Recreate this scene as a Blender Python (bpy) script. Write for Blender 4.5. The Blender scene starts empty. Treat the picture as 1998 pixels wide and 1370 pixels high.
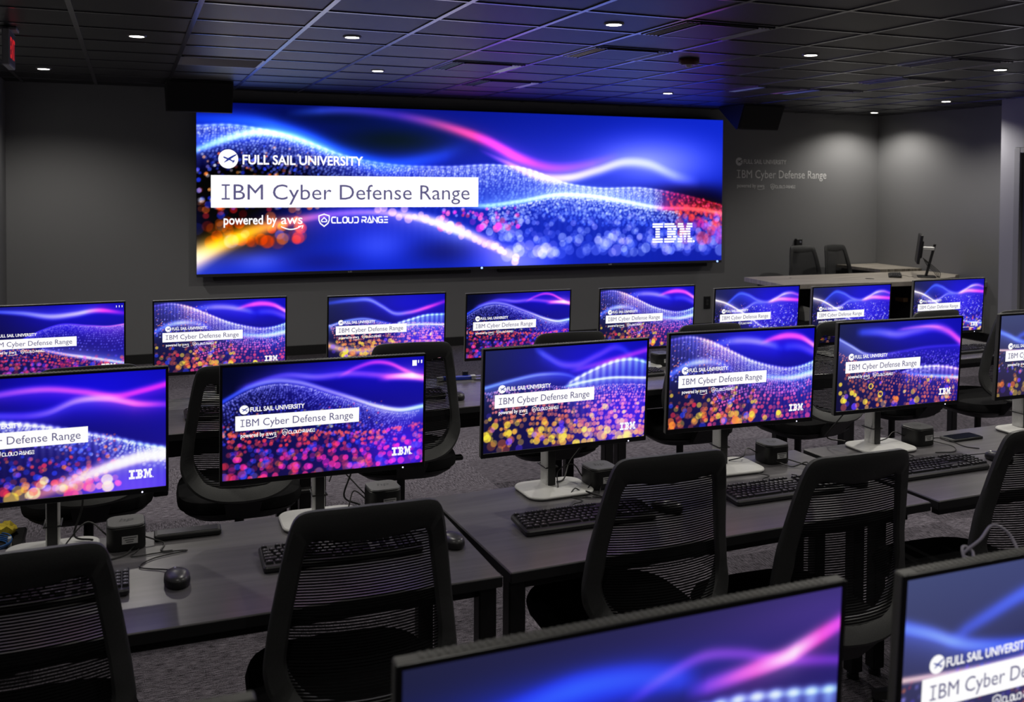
import bpy, math, random
import numpy as np
from mathutils import Vector, Matrix
R = math.radians
scene = bpy.context.scene
col = scene.collection
random.seed(7)
# ------------------------------------------------------------------ camera
F_PX, CX, CY, YAW, PITCH, ROLL, CAM_Z = 1929.13, 1048.26, 409.74, .3918, .0279, .0069, 1.796
_f = Vector((math.sin(YAW)*math.cos(PITCH), math.cos(YAW)*math.cos(PITCH), -math.sin(PITCH)))
_r0 = Vector((math.cos(YAW), -math.sin(YAW), 0)); _u0 = _r0.cross(_f)
_r = math.cos(ROLL)*_r0 + math.sin(ROLL)*_u0; _u = -math.sin(ROLL)*_r0 + math.cos(ROLL)*_u0
cd = bpy.data.cameras.new('camera'); cam = bpy.data.objects.new('camera', cd); col.objects.link(cam)
cd.sensor_width = 36; cd.lens = F_PX*36/1998; cd.clip_start = .05
cd.shift_x = (999-CX)/1998; cd.shift_y = (CY-685)/1998
m = Matrix((_r, _u, -_f)).transposed().to_4x4(); m.translation = (0, 0, CAM_Z); cam.matrix_world = m
cd.dof.use_dof = True; cd.dof.focus_distance = 4.0; cd.dof.aperture_fstop = 5.6
scene.camera = cam
# ------------------------------------------------------------------ world, exposure
w = bpy.data.worlds.new('world'); scene.world = w; w.use_nodes = True
w.node_tree.nodes['Background'].inputs[0].default_value = (.6, .6, .75, 1); w.node_tree.nodes['Background'].inputs[1].default_value = .01
vs = scene.view_settings; vs.view_transform = 'Standard'; vs.look = 'None'; vs.exposure = 0; vs.gamma = 1; vs.use_curve_mapping = False
cy = scene.cycles; cy.use_denoising = True; cy.max_bounces = 6; cy.diffuse_bounces = 3; cy.glossy_bounces = 3; cy.transmission_bounces = 2; cy.caustics_reflective = False; cy.caustics_refractive = False; cy.sample_clamp_indirect = 4
cy.use_adaptive_sampling = True; cy.adaptive_threshold = .015
SPOT_W = 57.0          # each recessed ceiling lamp
# lamps whose fittings the photograph shows, then those over the rows nearer the camera
LAMPS = [(.05, 6.685), (-.636, 8.984), (1.288, 6.153), (1.869, 7.929), (2.537, 5.025), (4.37, 5.635), (4.958, 8.621), (6.234, 5.728), (8.075, 8.126), (8.562, 9.781)]
LAMPS_OVERHEAD = [(-.6, 4.3, .9), (.75, 3.6, .5), (3.5, 3.6, 1.25), (5.3, 3.7, 1.1), (1.9, 2.0, .4), (-.3, 1.6, .35), (4.1, 1.7, .7), (.9, -.4, .4), (3.0, -.4, .4), (6.9, 2.4, .7), (7.3, 4.6, .9)]   # with their dimming
# ------------------------------------------------------------------ helpers
def tag(o, label=None, cat=None, group=None, kind=None):
    for k, v in (('label', label), ('category', cat), ('group', group), ('kind', kind)):
        if v: o[k] = v
    return o
def empty(name, loc=(0, 0, 0), rz=0, label=None, cat=None, group=None):
    o = bpy.data.objects.new(name, None); col.objects.link(o); o.location = loc; o.rotation_euler = (0, 0, rz); o.empty_display_size = .05
    return tag(o, label, cat, group)
def kids(o): return [c for c in bpy.data.objects if c.parent == o]
CH = {}
def link(o, parent):
    col.objects.link(o)
    if parent is not None: o.parent = parent; CH.setdefault(parent.name, []).append(o)
    return o
def copy_tree(o, parent=None):
    c = o.copy(); link(c, parent)
    for k in list(CH.get(o.name, [])): copy_tree(k, c)
    return c
class MB:
    """collects shapes for one mesh"""
    def __init__(s): s.v, s.f, s.mi, s.m = [], [], [], 0
    def add(s, v, f, M=None):
        b = len(s.v)
        s.v += [tuple(M @ Vector(p)) for p in v] if M is not None else [tuple(p) for p in v]
        s.f += [tuple(b+i for i in q) for q in f]; s.mi += [s.m]*len(f); return s
    def loft(s, rings, caps=True, close=True, M=None):
        n = len(rings[0]); v = [p for r in rings for p in r]; f = []
        for k in range(len(rings)-1):
            for i in range(n if close else n-1):
                j = (i+1) % n; f.append((k*n+i, k*n+j, (k+1)*n+j, (k+1)*n+i))
        if caps: f.append(tuple(range(n))[::-1]); f.append(tuple((len(rings)-1)*n+i for i in range(n)))
        return s.add(v, f, M)
    def box(s, x0, x1, y0, y1, z0, z1, b=0, M=None):
        b = min(b, (x1-x0)*.45, (y1-y0)*.45, (z1-z0)*.45)
        if b <= 0:
            v = [(x, y, z) for z in (z0, z1) for x, y in ((x0, y0), (x1, y0), (x1, y1), (x0, y1))]
            return s.add(v, [(3, 2, 1, 0), (4, 5, 6, 7), (0, 1, 5, 4), (1, 2, 6, 5), (2, 3, 7, 6), (3, 0, 4, 7)], M)
        def ring(i, z): return [(x0+i, y0+b, z), (x0+b, y0+i, z), (x1-b, y0+i, z), (x1-i, y0+b, z), (x1-i, y1-b, z), (x1-b, y1-i, z), (x0+b, y1-i, z), (x0+i, y1-b, z)]
        return s.loft([ring(b*.8, z0), ring(0, z0+b), ring(0, z1-b), ring(b*.8, z1)], M=M)
    def rrect(s, cx, cy, w, d, r, z0, z1, b=.002, n=5, M=None, top=1.0):
        def ring(i, z, k=1.0):
            o = []
            for a0, sx, sy in ((180, -1, -1), (270, 1, -1), (0, 1, 1), (90, -1, 1)):
                for t in range(n+1):
                    a = R(a0+90*t/n); o.append((cx+(sx*(w/2-r)+(r-i)*math.cos(a))*k, cy+(sy*(d/2-r)+(r-i)*math.sin(a))*k, z))
            return o
        return s.loft([ring(b, z0), ring(0, z0+b), ring(0, z1-b, top), ring(b, z1, top)], M=M)
    def tube(s, pts, r, n=6, closed=False, M=None):
        P = [Vector(p) for p in pts]; rings = []; N = len(P); prev = None
        for i, p in enumerate(P):
            a = P[(i-1) % N] if (closed or i) else p; b = P[(i+1) % N] if (closed or i < N-1) else p
            t = (b-a).normalized() if (b-a).length > 1e-9 else Vector((0, 0, 1))
            if prev is None: prev = t.orthogonal().normalized()
            prev = (prev - t*prev.dot(t)); prev = prev.normalized() if prev.length > 1e-6 else t.orthogonal().normalized()
            q = t.cross(prev); rr = r[i] if isinstance(r, (list, tuple)) else r
            rings.append([tuple(p+rr*(math.cos(2*math.pi*k/n)*prev+math.sin(2*math.pi*k/n)*q)) for k in range(n)])
        if closed: rings.append(rings[0])
        return s.loft(rings, caps=not closed, M=M)
    def lathe(s, prof, n=20, M=None):
        return s.loft([[(r*math.cos(2*math.pi*k/n), r*math.sin(2*math.pi*k/n), z) for k in range(n)] for r, z in prof], M=M)
    def quad(s, a, b, c, d): return s.add([a, b, c, d], [(0, 1, 2, 3)])
    def build(s, name, mats, parent=None, smooth=False, loc=None, kind=None):
        me = bpy.data.meshes.new(name); me.from_pydata(s.v, [], s.f)
        for mt in (mats if isinstance(mats, (list, tuple)) else [mats]): me.materials.append(mt)
        if s.m or any(s.mi): me.polygons.foreach_set('material_index', s.mi)
        if smooth:
            me.polygons.foreach_set('use_smooth', [True]*len(me.polygons)); me.set_sharp_from_angle(angle=R(38))
        me.update(); o = bpy.data.objects.new(name, me); link(o, parent)
        if loc: o.location = loc
        if kind: o['kind'] = kind
        return o
def T(x=0, y=0, z=0, rz=0, rx=0, ry=0): return Matrix.Translation((x, y, z)) @ Matrix.Rotation(rz, 4, 'Z') @ Matrix.Rotation(ry, 4, 'Y') @ Matrix.Rotation(rx, 4, 'X')
def curve(pts, n=8):                      # smooth line through points
    P = [Vector(p) for p in pts]; P = [2*P[0]-P[1]]+P+[2*P[-1]-P[-2]]; o = []
    for i in range(1, len(P)-2):
        for k in range(n):
            t = k/n; a, b, c, d = P[i-1:i+3]
            o.append(tuple(.5*((2*b)+(c-a)*t+(2*a-5*b+4*c-d)*t*t+(3*b-a-3*c+d)*t**3)))
    return o+[tuple(P[-2])]
# ------------------------------------------------------------------ materials
MATS = {}
def mat(name, rgb, rough=.5, metal=0, spec=.5, noise=0, scale=40, stretch=(1, 1, 1), bump=0, emit=None, es=1):
    if name in MATS: return MATS[name]
    m = bpy.data.materials.new(name); m.use_nodes = True; MATS[name] = m
    nt = m.node_tree; p = nt.nodes['Principled BSDF']; L = nt.links.new
    p.inputs['Base Color'].default_value = (*rgb, 1); p.inputs['Roughness'].default_value = rough; p.inputs['Metallic'].default_value = metal; p.inputs['Specular IOR Level'].default_value = spec
    if emit: p.inputs['Emission Color'].default_value = (*emit, 1); p.inputs['Emission Strength'].default_value = es
    if noise or bump:
        tc = nt.nodes.new('ShaderNodeTexCoord'); mp = nt.nodes.new('ShaderNodeMapping'); mp.inputs['Scale'].default_value = stretch; L(tc.outputs['Object'], mp.inputs[0])
        nz = nt.nodes.new('ShaderNodeTexNoise'); nz.inputs['Scale'].default_value = scale; nz.inputs['Detail'].default_value = 4; L(mp.outputs[0], nz.inputs['Vector'])
        if noise:
            cr = nt.nodes.new('ShaderNodeMapRange'); cr.inputs[1].default_value = .3; cr.inputs[2].default_value = .7; cr.inputs[3].default_value = 1-noise; cr.inputs[4].default_value = 1+noise; L(nz.outputs[0], cr.inputs[0])
            mx = nt.nodes.new('ShaderNodeVectorMath'); mx.operation = 'SCALE'; mx.inputs[0].default_value = rgb; L(cr.outputs[0], mx.inputs['Scale']); L(mx.outputs[0], p.inputs['Base Color'])
        if bump:
            bp = nt.nodes.new('ShaderNodeBump'); bp.inputs['Strength'].default_value = bump; bp.inputs['Distance'].default_value = .002; L(nz.outputs[0], bp.inputs['Height']); L(bp.outputs[0], p.inputs['Normal'])
    return m
def carpet():
    m = bpy.data.materials.new('carpet_tiles'); m.use_nodes = True; nt = m.node_tree; L = nt.links.new; N = nt.nodes.new; p = nt.nodes['Principled BSDF']; p.inputs['Roughness'].default_value = .95; p.inputs['Specular IOR Level'].default_value = .1
    tc = N('ShaderNodeTexCoord'); ck = N('ShaderNodeTexChecker'); ck.inputs['Scale'].default_value = 1/.5; L(tc.outputs['Object'], ck.inputs[0])
    def rows(stretch):
        mp = N('ShaderNodeMapping'); mp.inputs['Scale'].default_value = stretch; L(tc.outputs['Object'], mp.inputs[0]); nz = N('ShaderNodeTexNoise'); nz.inputs['Scale'].default_value = 1; nz.inputs['Detail'].default_value = 3; L(mp.outputs[0], nz.inputs[0]); return nz
    a, b = rows((150, 26, 1)), rows((26, 150, 1)); mx = N('ShaderNodeMix'); L(ck.outputs['Fac'], mx.inputs[0]); L(a.outputs[0], mx.inputs[2]); L(b.outputs[0], mx.inputs[3])
    fl = N('ShaderNodeVectorMath'); fl.operation = 'SCALE'; fl.inputs['Scale'].default_value = 2.0; L(tc.outputs['Object'], fl.inputs[0]); fo = N('ShaderNodeVectorMath'); fo.operation = 'FLOOR'; L(fl.outputs[0], fo.inputs[0])
    wn = N('ShaderNodeTexWhiteNoise'); L(fo.outputs[0], wn.inputs['Vector'])
    fine = N('ShaderNodeTexNoise'); fine.inputs['Scale'].default_value = 260; fine.inputs['Detail'].default_value = 2; L(tc.outputs['Object'], fine.inputs['Vector'])
    ad = N('ShaderNodeMath'); ad.operation = 'MULTIPLY_ADD'; L(fine.outputs[0], ad.inputs[0]); ad.inputs[1].default_value = .9; L(mx.outputs[0], ad.inputs[2])
    mr = N('ShaderNodeMapRange'); mr.inputs[1].default_value = .72; mr.inputs[2].default_value = 1.22; mr.inputs[3].default_value = .012; mr.inputs[4].default_value = .24; L(ad.outputs[0], mr.inputs[0])
    ml = N('ShaderNodeMapRange'); ml.inputs[3].default_value = .62; ml.inputs[4].default_value = 1.25; L(wn.outputs[0], ml.inputs[0])
    mm = N('ShaderNodeMath'); mm.operation = 'MULTIPLY'; L(mr.outputs[0], mm.inputs[0]); L(ml.outputs[0], mm.inputs[1])
    vc = N('ShaderNodeVectorMath'); vc.operation = 'SCALE'; vc.inputs[0].default_value = (1, .9, 1.06); L(mm.outputs[0], vc.inputs['Scale']); L(vc.outputs[0], p.inputs['Base Color'])  # purple cast of the display's light tinted into the carpet colour
    bp = N('ShaderNodeBump'); bp.inputs['Strength'].default_value = .5; bp.inputs['Distance'].default_value = .003; L(ad.outputs[0], bp.inputs['Height']); L(bp.outputs[0], p.inputs['Normal']); return m
def wood(name, c0, c1, stretch, rough=.5):
    m = bpy.data.materials.new(name); m.use_nodes = True; nt = m.node_tree; L = nt.links.new; N = nt.nodes.new; p = nt.nodes['Principled BSDF']; p.inputs['Roughness'].default_value = rough
    tc = N('ShaderNodeTexCoord'); mp = N('ShaderNodeMapping'); mp.inputs['Scale'].default_value = stretch; L(tc.outputs['Object'], mp.inputs[0])
    nz = N('ShaderNodeTexNoise'); nz.inputs['Scale'].default_value = 1; nz.inputs['Detail'].default_value = 6; nz.inputs['Roughness'].default_value = .65; L(mp.outputs[0], nz.inputs[0])
    cr = N('ShaderNodeValToRGB'); cr.color_ramp.elements[0].position = .35; cr.color_ramp.elements[1].position = .65; cr.color_ramp.elements[0].color = (*c0, 1); cr.color_ramp.elements[1].color = (*c1, 1); L(nz.outputs[0], cr.inputs[0]); L(cr.outputs[0], p.inputs['Base Color']); return m
def screen_mat(name, sampling):
    m = bpy.data.materials.new(name); m.use_nodes = True; nt = m.node_tree; p = nt.nodes['Principled BSDF']; at = nt.nodes.new('ShaderNodeAttribute'); at.attribute_name = 'picture'
    p.inputs['Base Color'].default_value = (.006, .006, .008, 1); p.inputs['Roughness'].default_value = .4; p.inputs['Specular IOR Level'].default_value = .25
    nt.links.new(at.outputs['Color'], p.inputs['Emission Color']); p.inputs['Emission Strength'].default_value = 1.0; m.cycles.emission_sampling = sampling; return m
def glow(name, rgb, s, sampling='NONE'):
    m = mat(name, (.01, .01, .01), .5, emit=rgb, es=s); m.cycles.emission_sampling = sampling; return m
M_WALL = mat('grey_wall_paint', (.215, .217, .224), .5, spec=.4, bump=.12, scale=160)
M_WALL2 = mat('lit_blue_wall_paint', (.46, .46, .52), .6, spec=.3, bump=.1, scale=160)  # bluish light on the projecting wall put into its base colour
M_TILE = mat('black_ceiling_tile', (.005, .0045, .005), .38, spec=.65, noise=.5, scale=90, stretch=(1, 3, 1), bump=.5)
M_TBAR = mat('ceiling_grid_metal', (.27, .26, .275), .2, metal=.9, spec=.6)
M_BASE = mat('black_baseboard', (.012, .012, .013), .5)
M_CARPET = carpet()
M_BLACK = mat('black_plastic', (.013, .013, .014), .45, noise=.15, scale=300)
M_CHAIR = mat('chair_frame_plastic', (.036, .037, .037), .5, spec=.45, noise=.2, scale=400, bump=.15)
M_FABRIC = mat('black_seat_fabric', (.008, .008, .009), .9, spec=.15, noise=.4, scale=500, bump=.3)
M_MESH = mat('black_chair_mesh', (.006, .006, .007), .8, spec=.15)
M_TOP = wood('grey_laminate', (.113, .108, .115), (.136, .13, .138), (1.5, 40, 1), .27)
M_EDGE = mat('black_table_edge', (.012, .012, .013), .45)
M_LEG = mat('black_steel', (.011, .011, .012), .4, metal=.2)
M_HOUS = mat('monitor_housing', (.125, .125, .12), .42, noise=.1, scale=300)
M_BEZ = mat('glossy_black_bezel', (.006, .006, .008), .3)
M_SILV = mat('brushed_silver', (.68, .68, .67), .35, metal=.25, noise=.06, scale=200)
M_WHITE = mat('white_stand_base', (.62, .62, .60), .35, noise=.03, scale=60)
M_KEY = mat('keycap_black', (.016, .016, .018), .42)
M_LEGEND = mat('keycap_legend', (.4, .4, .42), .6)
M_GREY = mat('dark_grey_plastic', (.045, .045, .047), .4, noise=.1, scale=300)
M_STICK = mat('white_sticker', (.5, .5, .5), .6)
M_INK = mat('grey_ink', (.05, .05, .055), .6)
M_DOCK = mat('dock_black', (.006, .006, .006), .45)
M_CORD = mat('black_cord', (.012, .012, .012), .5)
M_SIGN = mat('wall_lettering', (.8, .8, .8), .5)
M_DESK = wood('weathered_wood_laminate', (.32, .285, .24), (.60, .55, .47), (2.2, 26, 2), .5)
M_STRIPE = wood('striped_wood_edge', (.10, .08, .06), (.42, .38, .31), (55, 55, 1.5), .5)
M_TXT = glow('screen_white', (1, .99, 1), 1.0)
M_TXT_W = glow('wall_screen_white', (1, .99, 1), 1.2, 'FRONT')
M_TITLE = glow('title_ink', (.10, .09, .22), 1)
M_TITLE_B = glow('title_ink_blue', (.02, .05, .5), 1)
M_NAVY = glow('emblem_navy', (.01, .03, .3), 1)
M_LED = glow('power_led', (.75, .75, 1), 2.5)
M_LED_B = glow('power_led_blue', (.25, .4, 1), 3)
M_SCR = screen_mat('monitor_picture', 'NONE')
M_SCR_W = screen_mat('wall_display_picture', 'FRONT')
# ---- the moving-wave picture shown on the displays, computed as a grid of colours
def spline(pts, x):
    px, py = np.array(pts, float).T
    m = np.gradient(py, px)
    i = np.clip(np.searchsorted(px, x) - 1, 0, len(px) - 2)
    h = px[i + 1] - px[i]; t = (np.clip(x, px[0], px[-1]) - px[i]) / h
    return ((2*t**3 - 3*t*t + 1)*py[i] + (t**3 - 2*t*t + t)*h*m[i] + (3*t*t - 2*t**3)*py[i+1] + (t**3 - t*t)*h*m[i+1])
def lerp(stops, x):
    p = [s[0] for s in stops]; c = np.array([s[1] for s in stops], float)
    return np.stack([np.interp(x, p, c[:, k]) for k in range(c.shape[1])], -1)
class Art:
    def __init__(s, w, h, asp, seed):
        s.w, s.h, s.asp = w, h, asp; s.r = np.random.RandomState(seed)
        s.x = np.linspace(0, 1, w); s.y = np.linspace(0, 1, h); s.c = np.zeros((h, w, 3))
    def bg(s, tl, tr, bl, br):
        X, Y = s.x[None, :, None], s.y[:, None, None]; f = lambda c: np.array(c, float)/255
        s.c += (f(tl)*(1-X) + f(tr)*X)*(1-Y) + (f(bl)*(1-X) + f(br)*X)*Y
    def blob(s, u, v, ru, rv, col, k=1):
        d = ((s.x[None, :]-u)/ru)**2 + ((s.y[:, None]-v)/rv)**2
        s.c += (np.exp(-d)*k)[..., None]*np.array(col, float)/255
    def ribbon(s, pts, wd, cols, up=0, dn=0, fine=0):   # wd: half width, up / dn: one sided glow
        c = spline(pts, s.x); a = lerp([(u, list(k)+[i]) for u, k, i in cols], s.x)
        w = np.interp(s.x, [q[0] for q in wd], [q[1] for q in wd]) if isinstance(wd, list) else wd
        on = np.clip((s.x-pts[0][0])/.06, 0, 1)*np.clip((pts[-1][0]-s.x)/.06, 0, 1)
        if pts[0][0] <= 0: on = np.clip((pts[-1][0]-s.x)/.06, 0, 1)
        if pts[-1][0] >= 1: on = np.clip((s.x-pts[0][0])/.06, 0, 1) if pts[0][0] > 0 else np.ones_like(s.x)
        d = s.y[:, None] - c[None, :]
        g = np.exp(-(d/w)**2)
        if up: g = np.maximum(g, np.where(d < 0, np.exp(d/up)*.55, 0))
        if dn: g = np.maximum(g, np.where(d >= 0, np.exp(-d/dn)*.55, 0))
        if fine: g *= 1 + .35*np.sin(s.x*fine)[None, :]
        s.c += (g*(a[:, 3]*on)[None, :])[..., None]*a[:, :3][None]/255
    def dot(s, u, v, r, col, k, ring=False):             # r in picture heights
        cx, cy = u*(s.w-1), v*(s.h-1); ry = r*(s.h-1); rx = ry/s.asp*(s.w-1)/(s.h-1)
        x0, x1 = int(max(0, cx-rx-2)), int(min(s.w, cx+rx+3)); y0, y1 = int(max(0, cy-ry-2)), int(min(s.h, cy+ry+3))
        if x1 <= x0 or y1 <= y0: return
        X = (np.arange(x0, x1)-cx)/max(rx, .6); Y = (np.arange(y0, y1)-cy)/max(ry, .6)
        d = np.sqrt(X[None]**2+Y[:, None]**2); e = max(.18, .9/max(ry, .6))
        g = np.clip((1+e*.5-d)/e, 0, 1)
        if ring: g = g*np.clip((d-.55)/.25, 0.1, 1)
        g = g*k*min(1, ry/.6+.35)
        P = s.c[y0:y1, x0:x1]; P += g[..., None]*(np.array(col, float)/255-.7*np.minimum(P, 1))
    def sheet(s, crest, n, rows, d0, d1, r0, r1, cols, shear=.25, jit=.35, k=.8, x0=0, x1=1, p=2.0, drop=.25, fan=0):
        # rows of points hanging below a crest, wider apart and larger away from it
        for j in range(rows):
            t = (j+.5)/rows; dep = d0+(d1-d0)*t**p; r = r0+(r1-r0)*t**p; m = int(n*(1-.62*t))
            for i in range(m):
                if s.r.rand() < drop: continue
                u = x0+(x1-x0)*(i+.5*(j % 2)+s.r.randn()*jit*.5)/m + shear*dep*(1-2*fan*(.5))
                if fan: u = .5+(u-.5)*(1+fan*dep)
                v = float(spline(crest, np.array([min(max(u, 0), 1)]))[0])+dep+s.r.randn()*jit*.012
                if v > 1.05 or u < -.05 or u > 1.05: continue
                c = lerp(cols, np.array([min(1, dep/max(d1, 1e-3))+s.r.randn()*.06]))[0]
                s.dot(u, v, r*(.7+.6*s.r.rand()), c, k*(.35+.65*s.r.rand()))
    def bokeh(s, n, box, r, pal, k=.8):
        u0, v0, u1, v1 = box
        for _ in range(n):
            q = s.r.rand(); v = v0+(v1-v0)*q; u = u0+(u1-u0)*s.r.rand()
            s.dot(u, v, (r[0]+(r[1]-r[0])*q)*(.7+.6*s.r.rand()), pal[s.r.randint(len(pal))], k*(.3+.7*s.r.rand()**1.3))
    def out(s):
        c = np.clip(s.c, 0, None); c = np.where(c > .75, .75+.25*(1-np.exp(-(c-.75)/.25)), c)
        return np.clip(c, 0, 1)
BL, VI, WH, CY, MG, RD, OR, YE, PK, LV = (40, 70, 255), (90, 60, 255), (225, 230, 255), (150, 215, 255), (255, 40, 190), (255, 50, 60), (255, 120, 40), (255, 215, 50), (255, 150, 200), (150, 140, 255)
WARM = [OR, OR, YE, RD, (200, 90, 60), (150, 60, 60), BL]; HOT = [RD, RD, MG, VI, BL, OR, BL, (200, 40, 90), (150, 40, 60)]; COOL = [LV, (120, 130, 255), (90, 110, 255), (170, 180, 255)]
def art_wall():
    a = Art(720, 203, 3.556, 3)
    a.bg((0, 6, 88), (10, 36, 200), (14, 40, 205), (4, 26, 165))
    a.blob(.33, .2, .12, .1, (0, 0, 90), -1.2); a.blob(.22, .06, .1, .06, (0, 0, 60), -.8)
    a.blob(.85, .3, .12, .16, (120, 110, 220), .75); a.blob(.6, .3, .25, .2, (40, 30, 60), .5); a.blob(.9, .5, .1, .05, (10, 30, 120), -.6)
    a.blob(.05, .58, .1, .2, (20, 40, 150), -1.2); a.blob(.12, .45, .12, .12, (20, 40, 140), -1.1)
    a.ribbon([(0, .1), (.1, .12), (.18, .2), (.25, .3), (.31, .35), (.4, .3), (.48, .2)], .05, [(0, (20, 70, 210), .6), (.12, (40, 100, 255), .9), (.3, (30, 90, 255), .7), (.48, BL, .1)], dn=.03)
    a.ribbon([(0, .22), (.06, .2), (.16, .2), (.24, .33)], .04, [(0, (20, 60, 200), .5), (.2, BL, .5)])
    a.ribbon([(.14, .05), (.25, .02), (.35, .05), (.43, .11), (.5, .19), (.56, .29), (.62, .35), (.7, .33), (.77, .26)], [(0, .02), (.5, .035), (1, .03)], [(.14, (30, 80, 200), .6), (.33, (90, 40, 120), .6), (.41, (210, 60, 60), .8), (.47, (255, 40, 40), 1.1), (.54, (255, 30, 190), 1.1), (.6, (200, 20, 190), .7), (.72, (110, 20, 160), .5)], up=.03)
    a.ribbon([(.48, .24), (.54, .33), (.6, .41), (.66, .42), (.72, .37), (.78, .31), (.83, .32), (.89, .4), (.95, .45)], [(.5, .015), (.62, .03), (.78, .035), (.92, .04)], [(.48, (200, 20, 190), .5), (.56, (255, 150, 255), .8), (.66, (250, 210, 250), .85), (.8, (150, 145, 235), .75), (.95, (110, 110, 235), .5)], up=.05)
    a.blob(.96, .6, .1, .1, (40, 60, 200), -.9)
    up = [(0, .14), (.05, .13), (.1, .15), (.16, .2), (.24, .3), (.32, .35), (.42, .36), (.52, .345), (.58, .37), (.65, .455), (.72, .49), (.82, .49), (.9, .53), (1, .61)]
    a.ribbon(up, .008, [(0, WH, .5), (.3, LV, .5), (.5, WH, .6), (.84, WH, .6), (.89, (230, 40, 80), .5), (1, (255, 50, 30), .6)], dn=.14, fine=520)
    a.ribbon([(0, .28), (.04, .22), (.09, .17), (.15, .19), (.2, .25), (.27, .34)], .022, [(0, (110, 170, 255), .9), (.1, (200, 230, 255), .9), (.25, (120, 140, 255), .4)])
    lo = [(.44, .6), (.5, .605), (.56, .58), (.64, .535), (.7, .54), (.78, .58), (.86, .625), (.93, .63), (1, .665)]
    a.ribbon(lo, .018, [(.44, CY, .8), (.65, (215, 240, 255), 1), (.84, WH, .9), (.87, (255, 60, 60), 1.1), (1, (255, 110, 50), 1.1)], up=.05)
    a.sheet(up, 210, 17, .01, .26, .005, .009, [(0, WH), (.6, (120, 150, 255)), (1, (60, 90, 255))], shear=.08, jit=.2, k=.65, x0=.0, x1=.86, p=1.2, drop=.1)
    a.sheet(up, 60, 7, .0, .15, .006, .014, [(0, (230, 40, 110)), (1, (255, 80, 30))], x0=.86, x1=1, jit=.6, k=.8, p=1, drop=.45)
    a.sheet(lo, 130, 9, .02, .14, .005, .012, [(0, WH), (1, (110, 130, 255))], x0=.5, x1=.9, shear=.05, jit=.3, k=.7)
    a.bokeh(360, (.5, .66, 1, .93), (.011, .034), COOL, .5); a.bokeh(70, (.41, .62, .56, .76), (.008, .022), [RD, MG, (255, 90, 160), LV], .85)
    a.bokeh(45, (.9, .66, 1.0, .85), (.02, .04), [(230, 40, 40), (255, 70, 40), (200, 30, 120), (80, 80, 230)], .55)
    a.bokeh(230, (0, .25, .2, .62), (.005, .015), [OR, (255, 180, 120), BL, LV, WH, BL], .8); a.bokeh(60, (0, .55, .17, .82), (.015, .035), [RD, OR, (220, 50, 30), BL], .6)
    arc = [(0, .9), (.05, .81), (.1, .74), (.16, .69), (.24, .65), (.31, .65), (.38, .69), (.44, .76), (.5, .85), (.57, .97)]
    a.ribbon(arc, [(0, .075), (.15, .03), (.3, .02), (.42, .035), (.56, .04)], [(0, (255, 200, 60), 1.2), (.08, (255, 170, 30), 1.15), (.15, (255, 100, 20), .95), (.22, (230, 110, 200), .5), (.3, (240, 160, 240), .6), (.36, (255, 200, 255), .9), (.44, (255, 235, 250), 1.1), (.5, (255, 170, 240), .8), (.57, (200, 130, 255), .4)], dn=.06)
    for i in range(26):
        u = .3+.27*i/26; a.dot(u+a.r.randn()*.004, float(spline(arc, np.array([u]))[0])+a.r.randn()*.015, .016+.012*a.r.rand(), (255, 190, 235), .5)
    a.blob(.56, .97, .07, .12, (130, 110, 240), .7); a.blob(.05, .8, .1, .1, (0, 20, 150), -1)
    a.blob(.3, .85, .05, .1, (40, 40, 90), .8); a.blob(.1, .93, .04, .06, (60, 60, 100), .6); a.blob(.42, .9, .06, .08, (0, 20, 90), -.7); a.blob(.2, .95, .06, .06, (0, 20, 80), -.6)
    return a
def dark(a, slate=True, k=1):
    a.bg((30, 36, 78) if slate else (6, 6, 70), (10, 10, 150), (14, 10, 50), (30, 20, 130))
    a.blob(.62, .12, .4, .25, (10, 0, 150), .5*k)
def art_A():
    a = Art(208, 117, 1.777, 11); dark(a, False)
    a.ribbon([(0, .04), (.3, .09), (.5, .15), (.65, .13), (.8, .09), (1, .14)], [(0, .02), (.5, .04), (1, .03)], [(0, BL, .7), (.45, (150, 150, 255), 1), (.72, (200, 190, 255), 1), (.85, (255, 60, 150), 1.1), (1, (160, 30, 200), .5)], up=.05)
    cr = [(0, .55), (.25, .48), (.42, .34), (.55, .27), (.75, .3), (.9, .32), (1, .3)]
    a.ribbon(cr, .012, [(0, BL, .7), (.6, VI, .8), (1, (255, 130, 190), .9)], dn=.12)
    a.sheet(cr, 90, 14, .01, .36, .006, .01, [(0, LV), (1, (90, 90, 255))], k=.75, jit=.2, x0=.1, shear=.3)
    a.ribbon([(.4, .58), (.55, .66), (.75, .74), (1, .84)], .025, [(.4, LV, .7), (.7, WH, 1), (1, CY, 1)], up=.06)
    a.sheet([(0, .58), (.4, .6), (.7, .72), (1, .82)], 70, 12, .0, .5, .008, .035, [(0, (255, 140, 80)), (.3, RD), (.7, (150, 70, 200)), (1, (90, 20, 70))], k=.9)
    a.bokeh(120, (0, .72, 1, 1), (.018, .04), HOT, .6); return a
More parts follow.
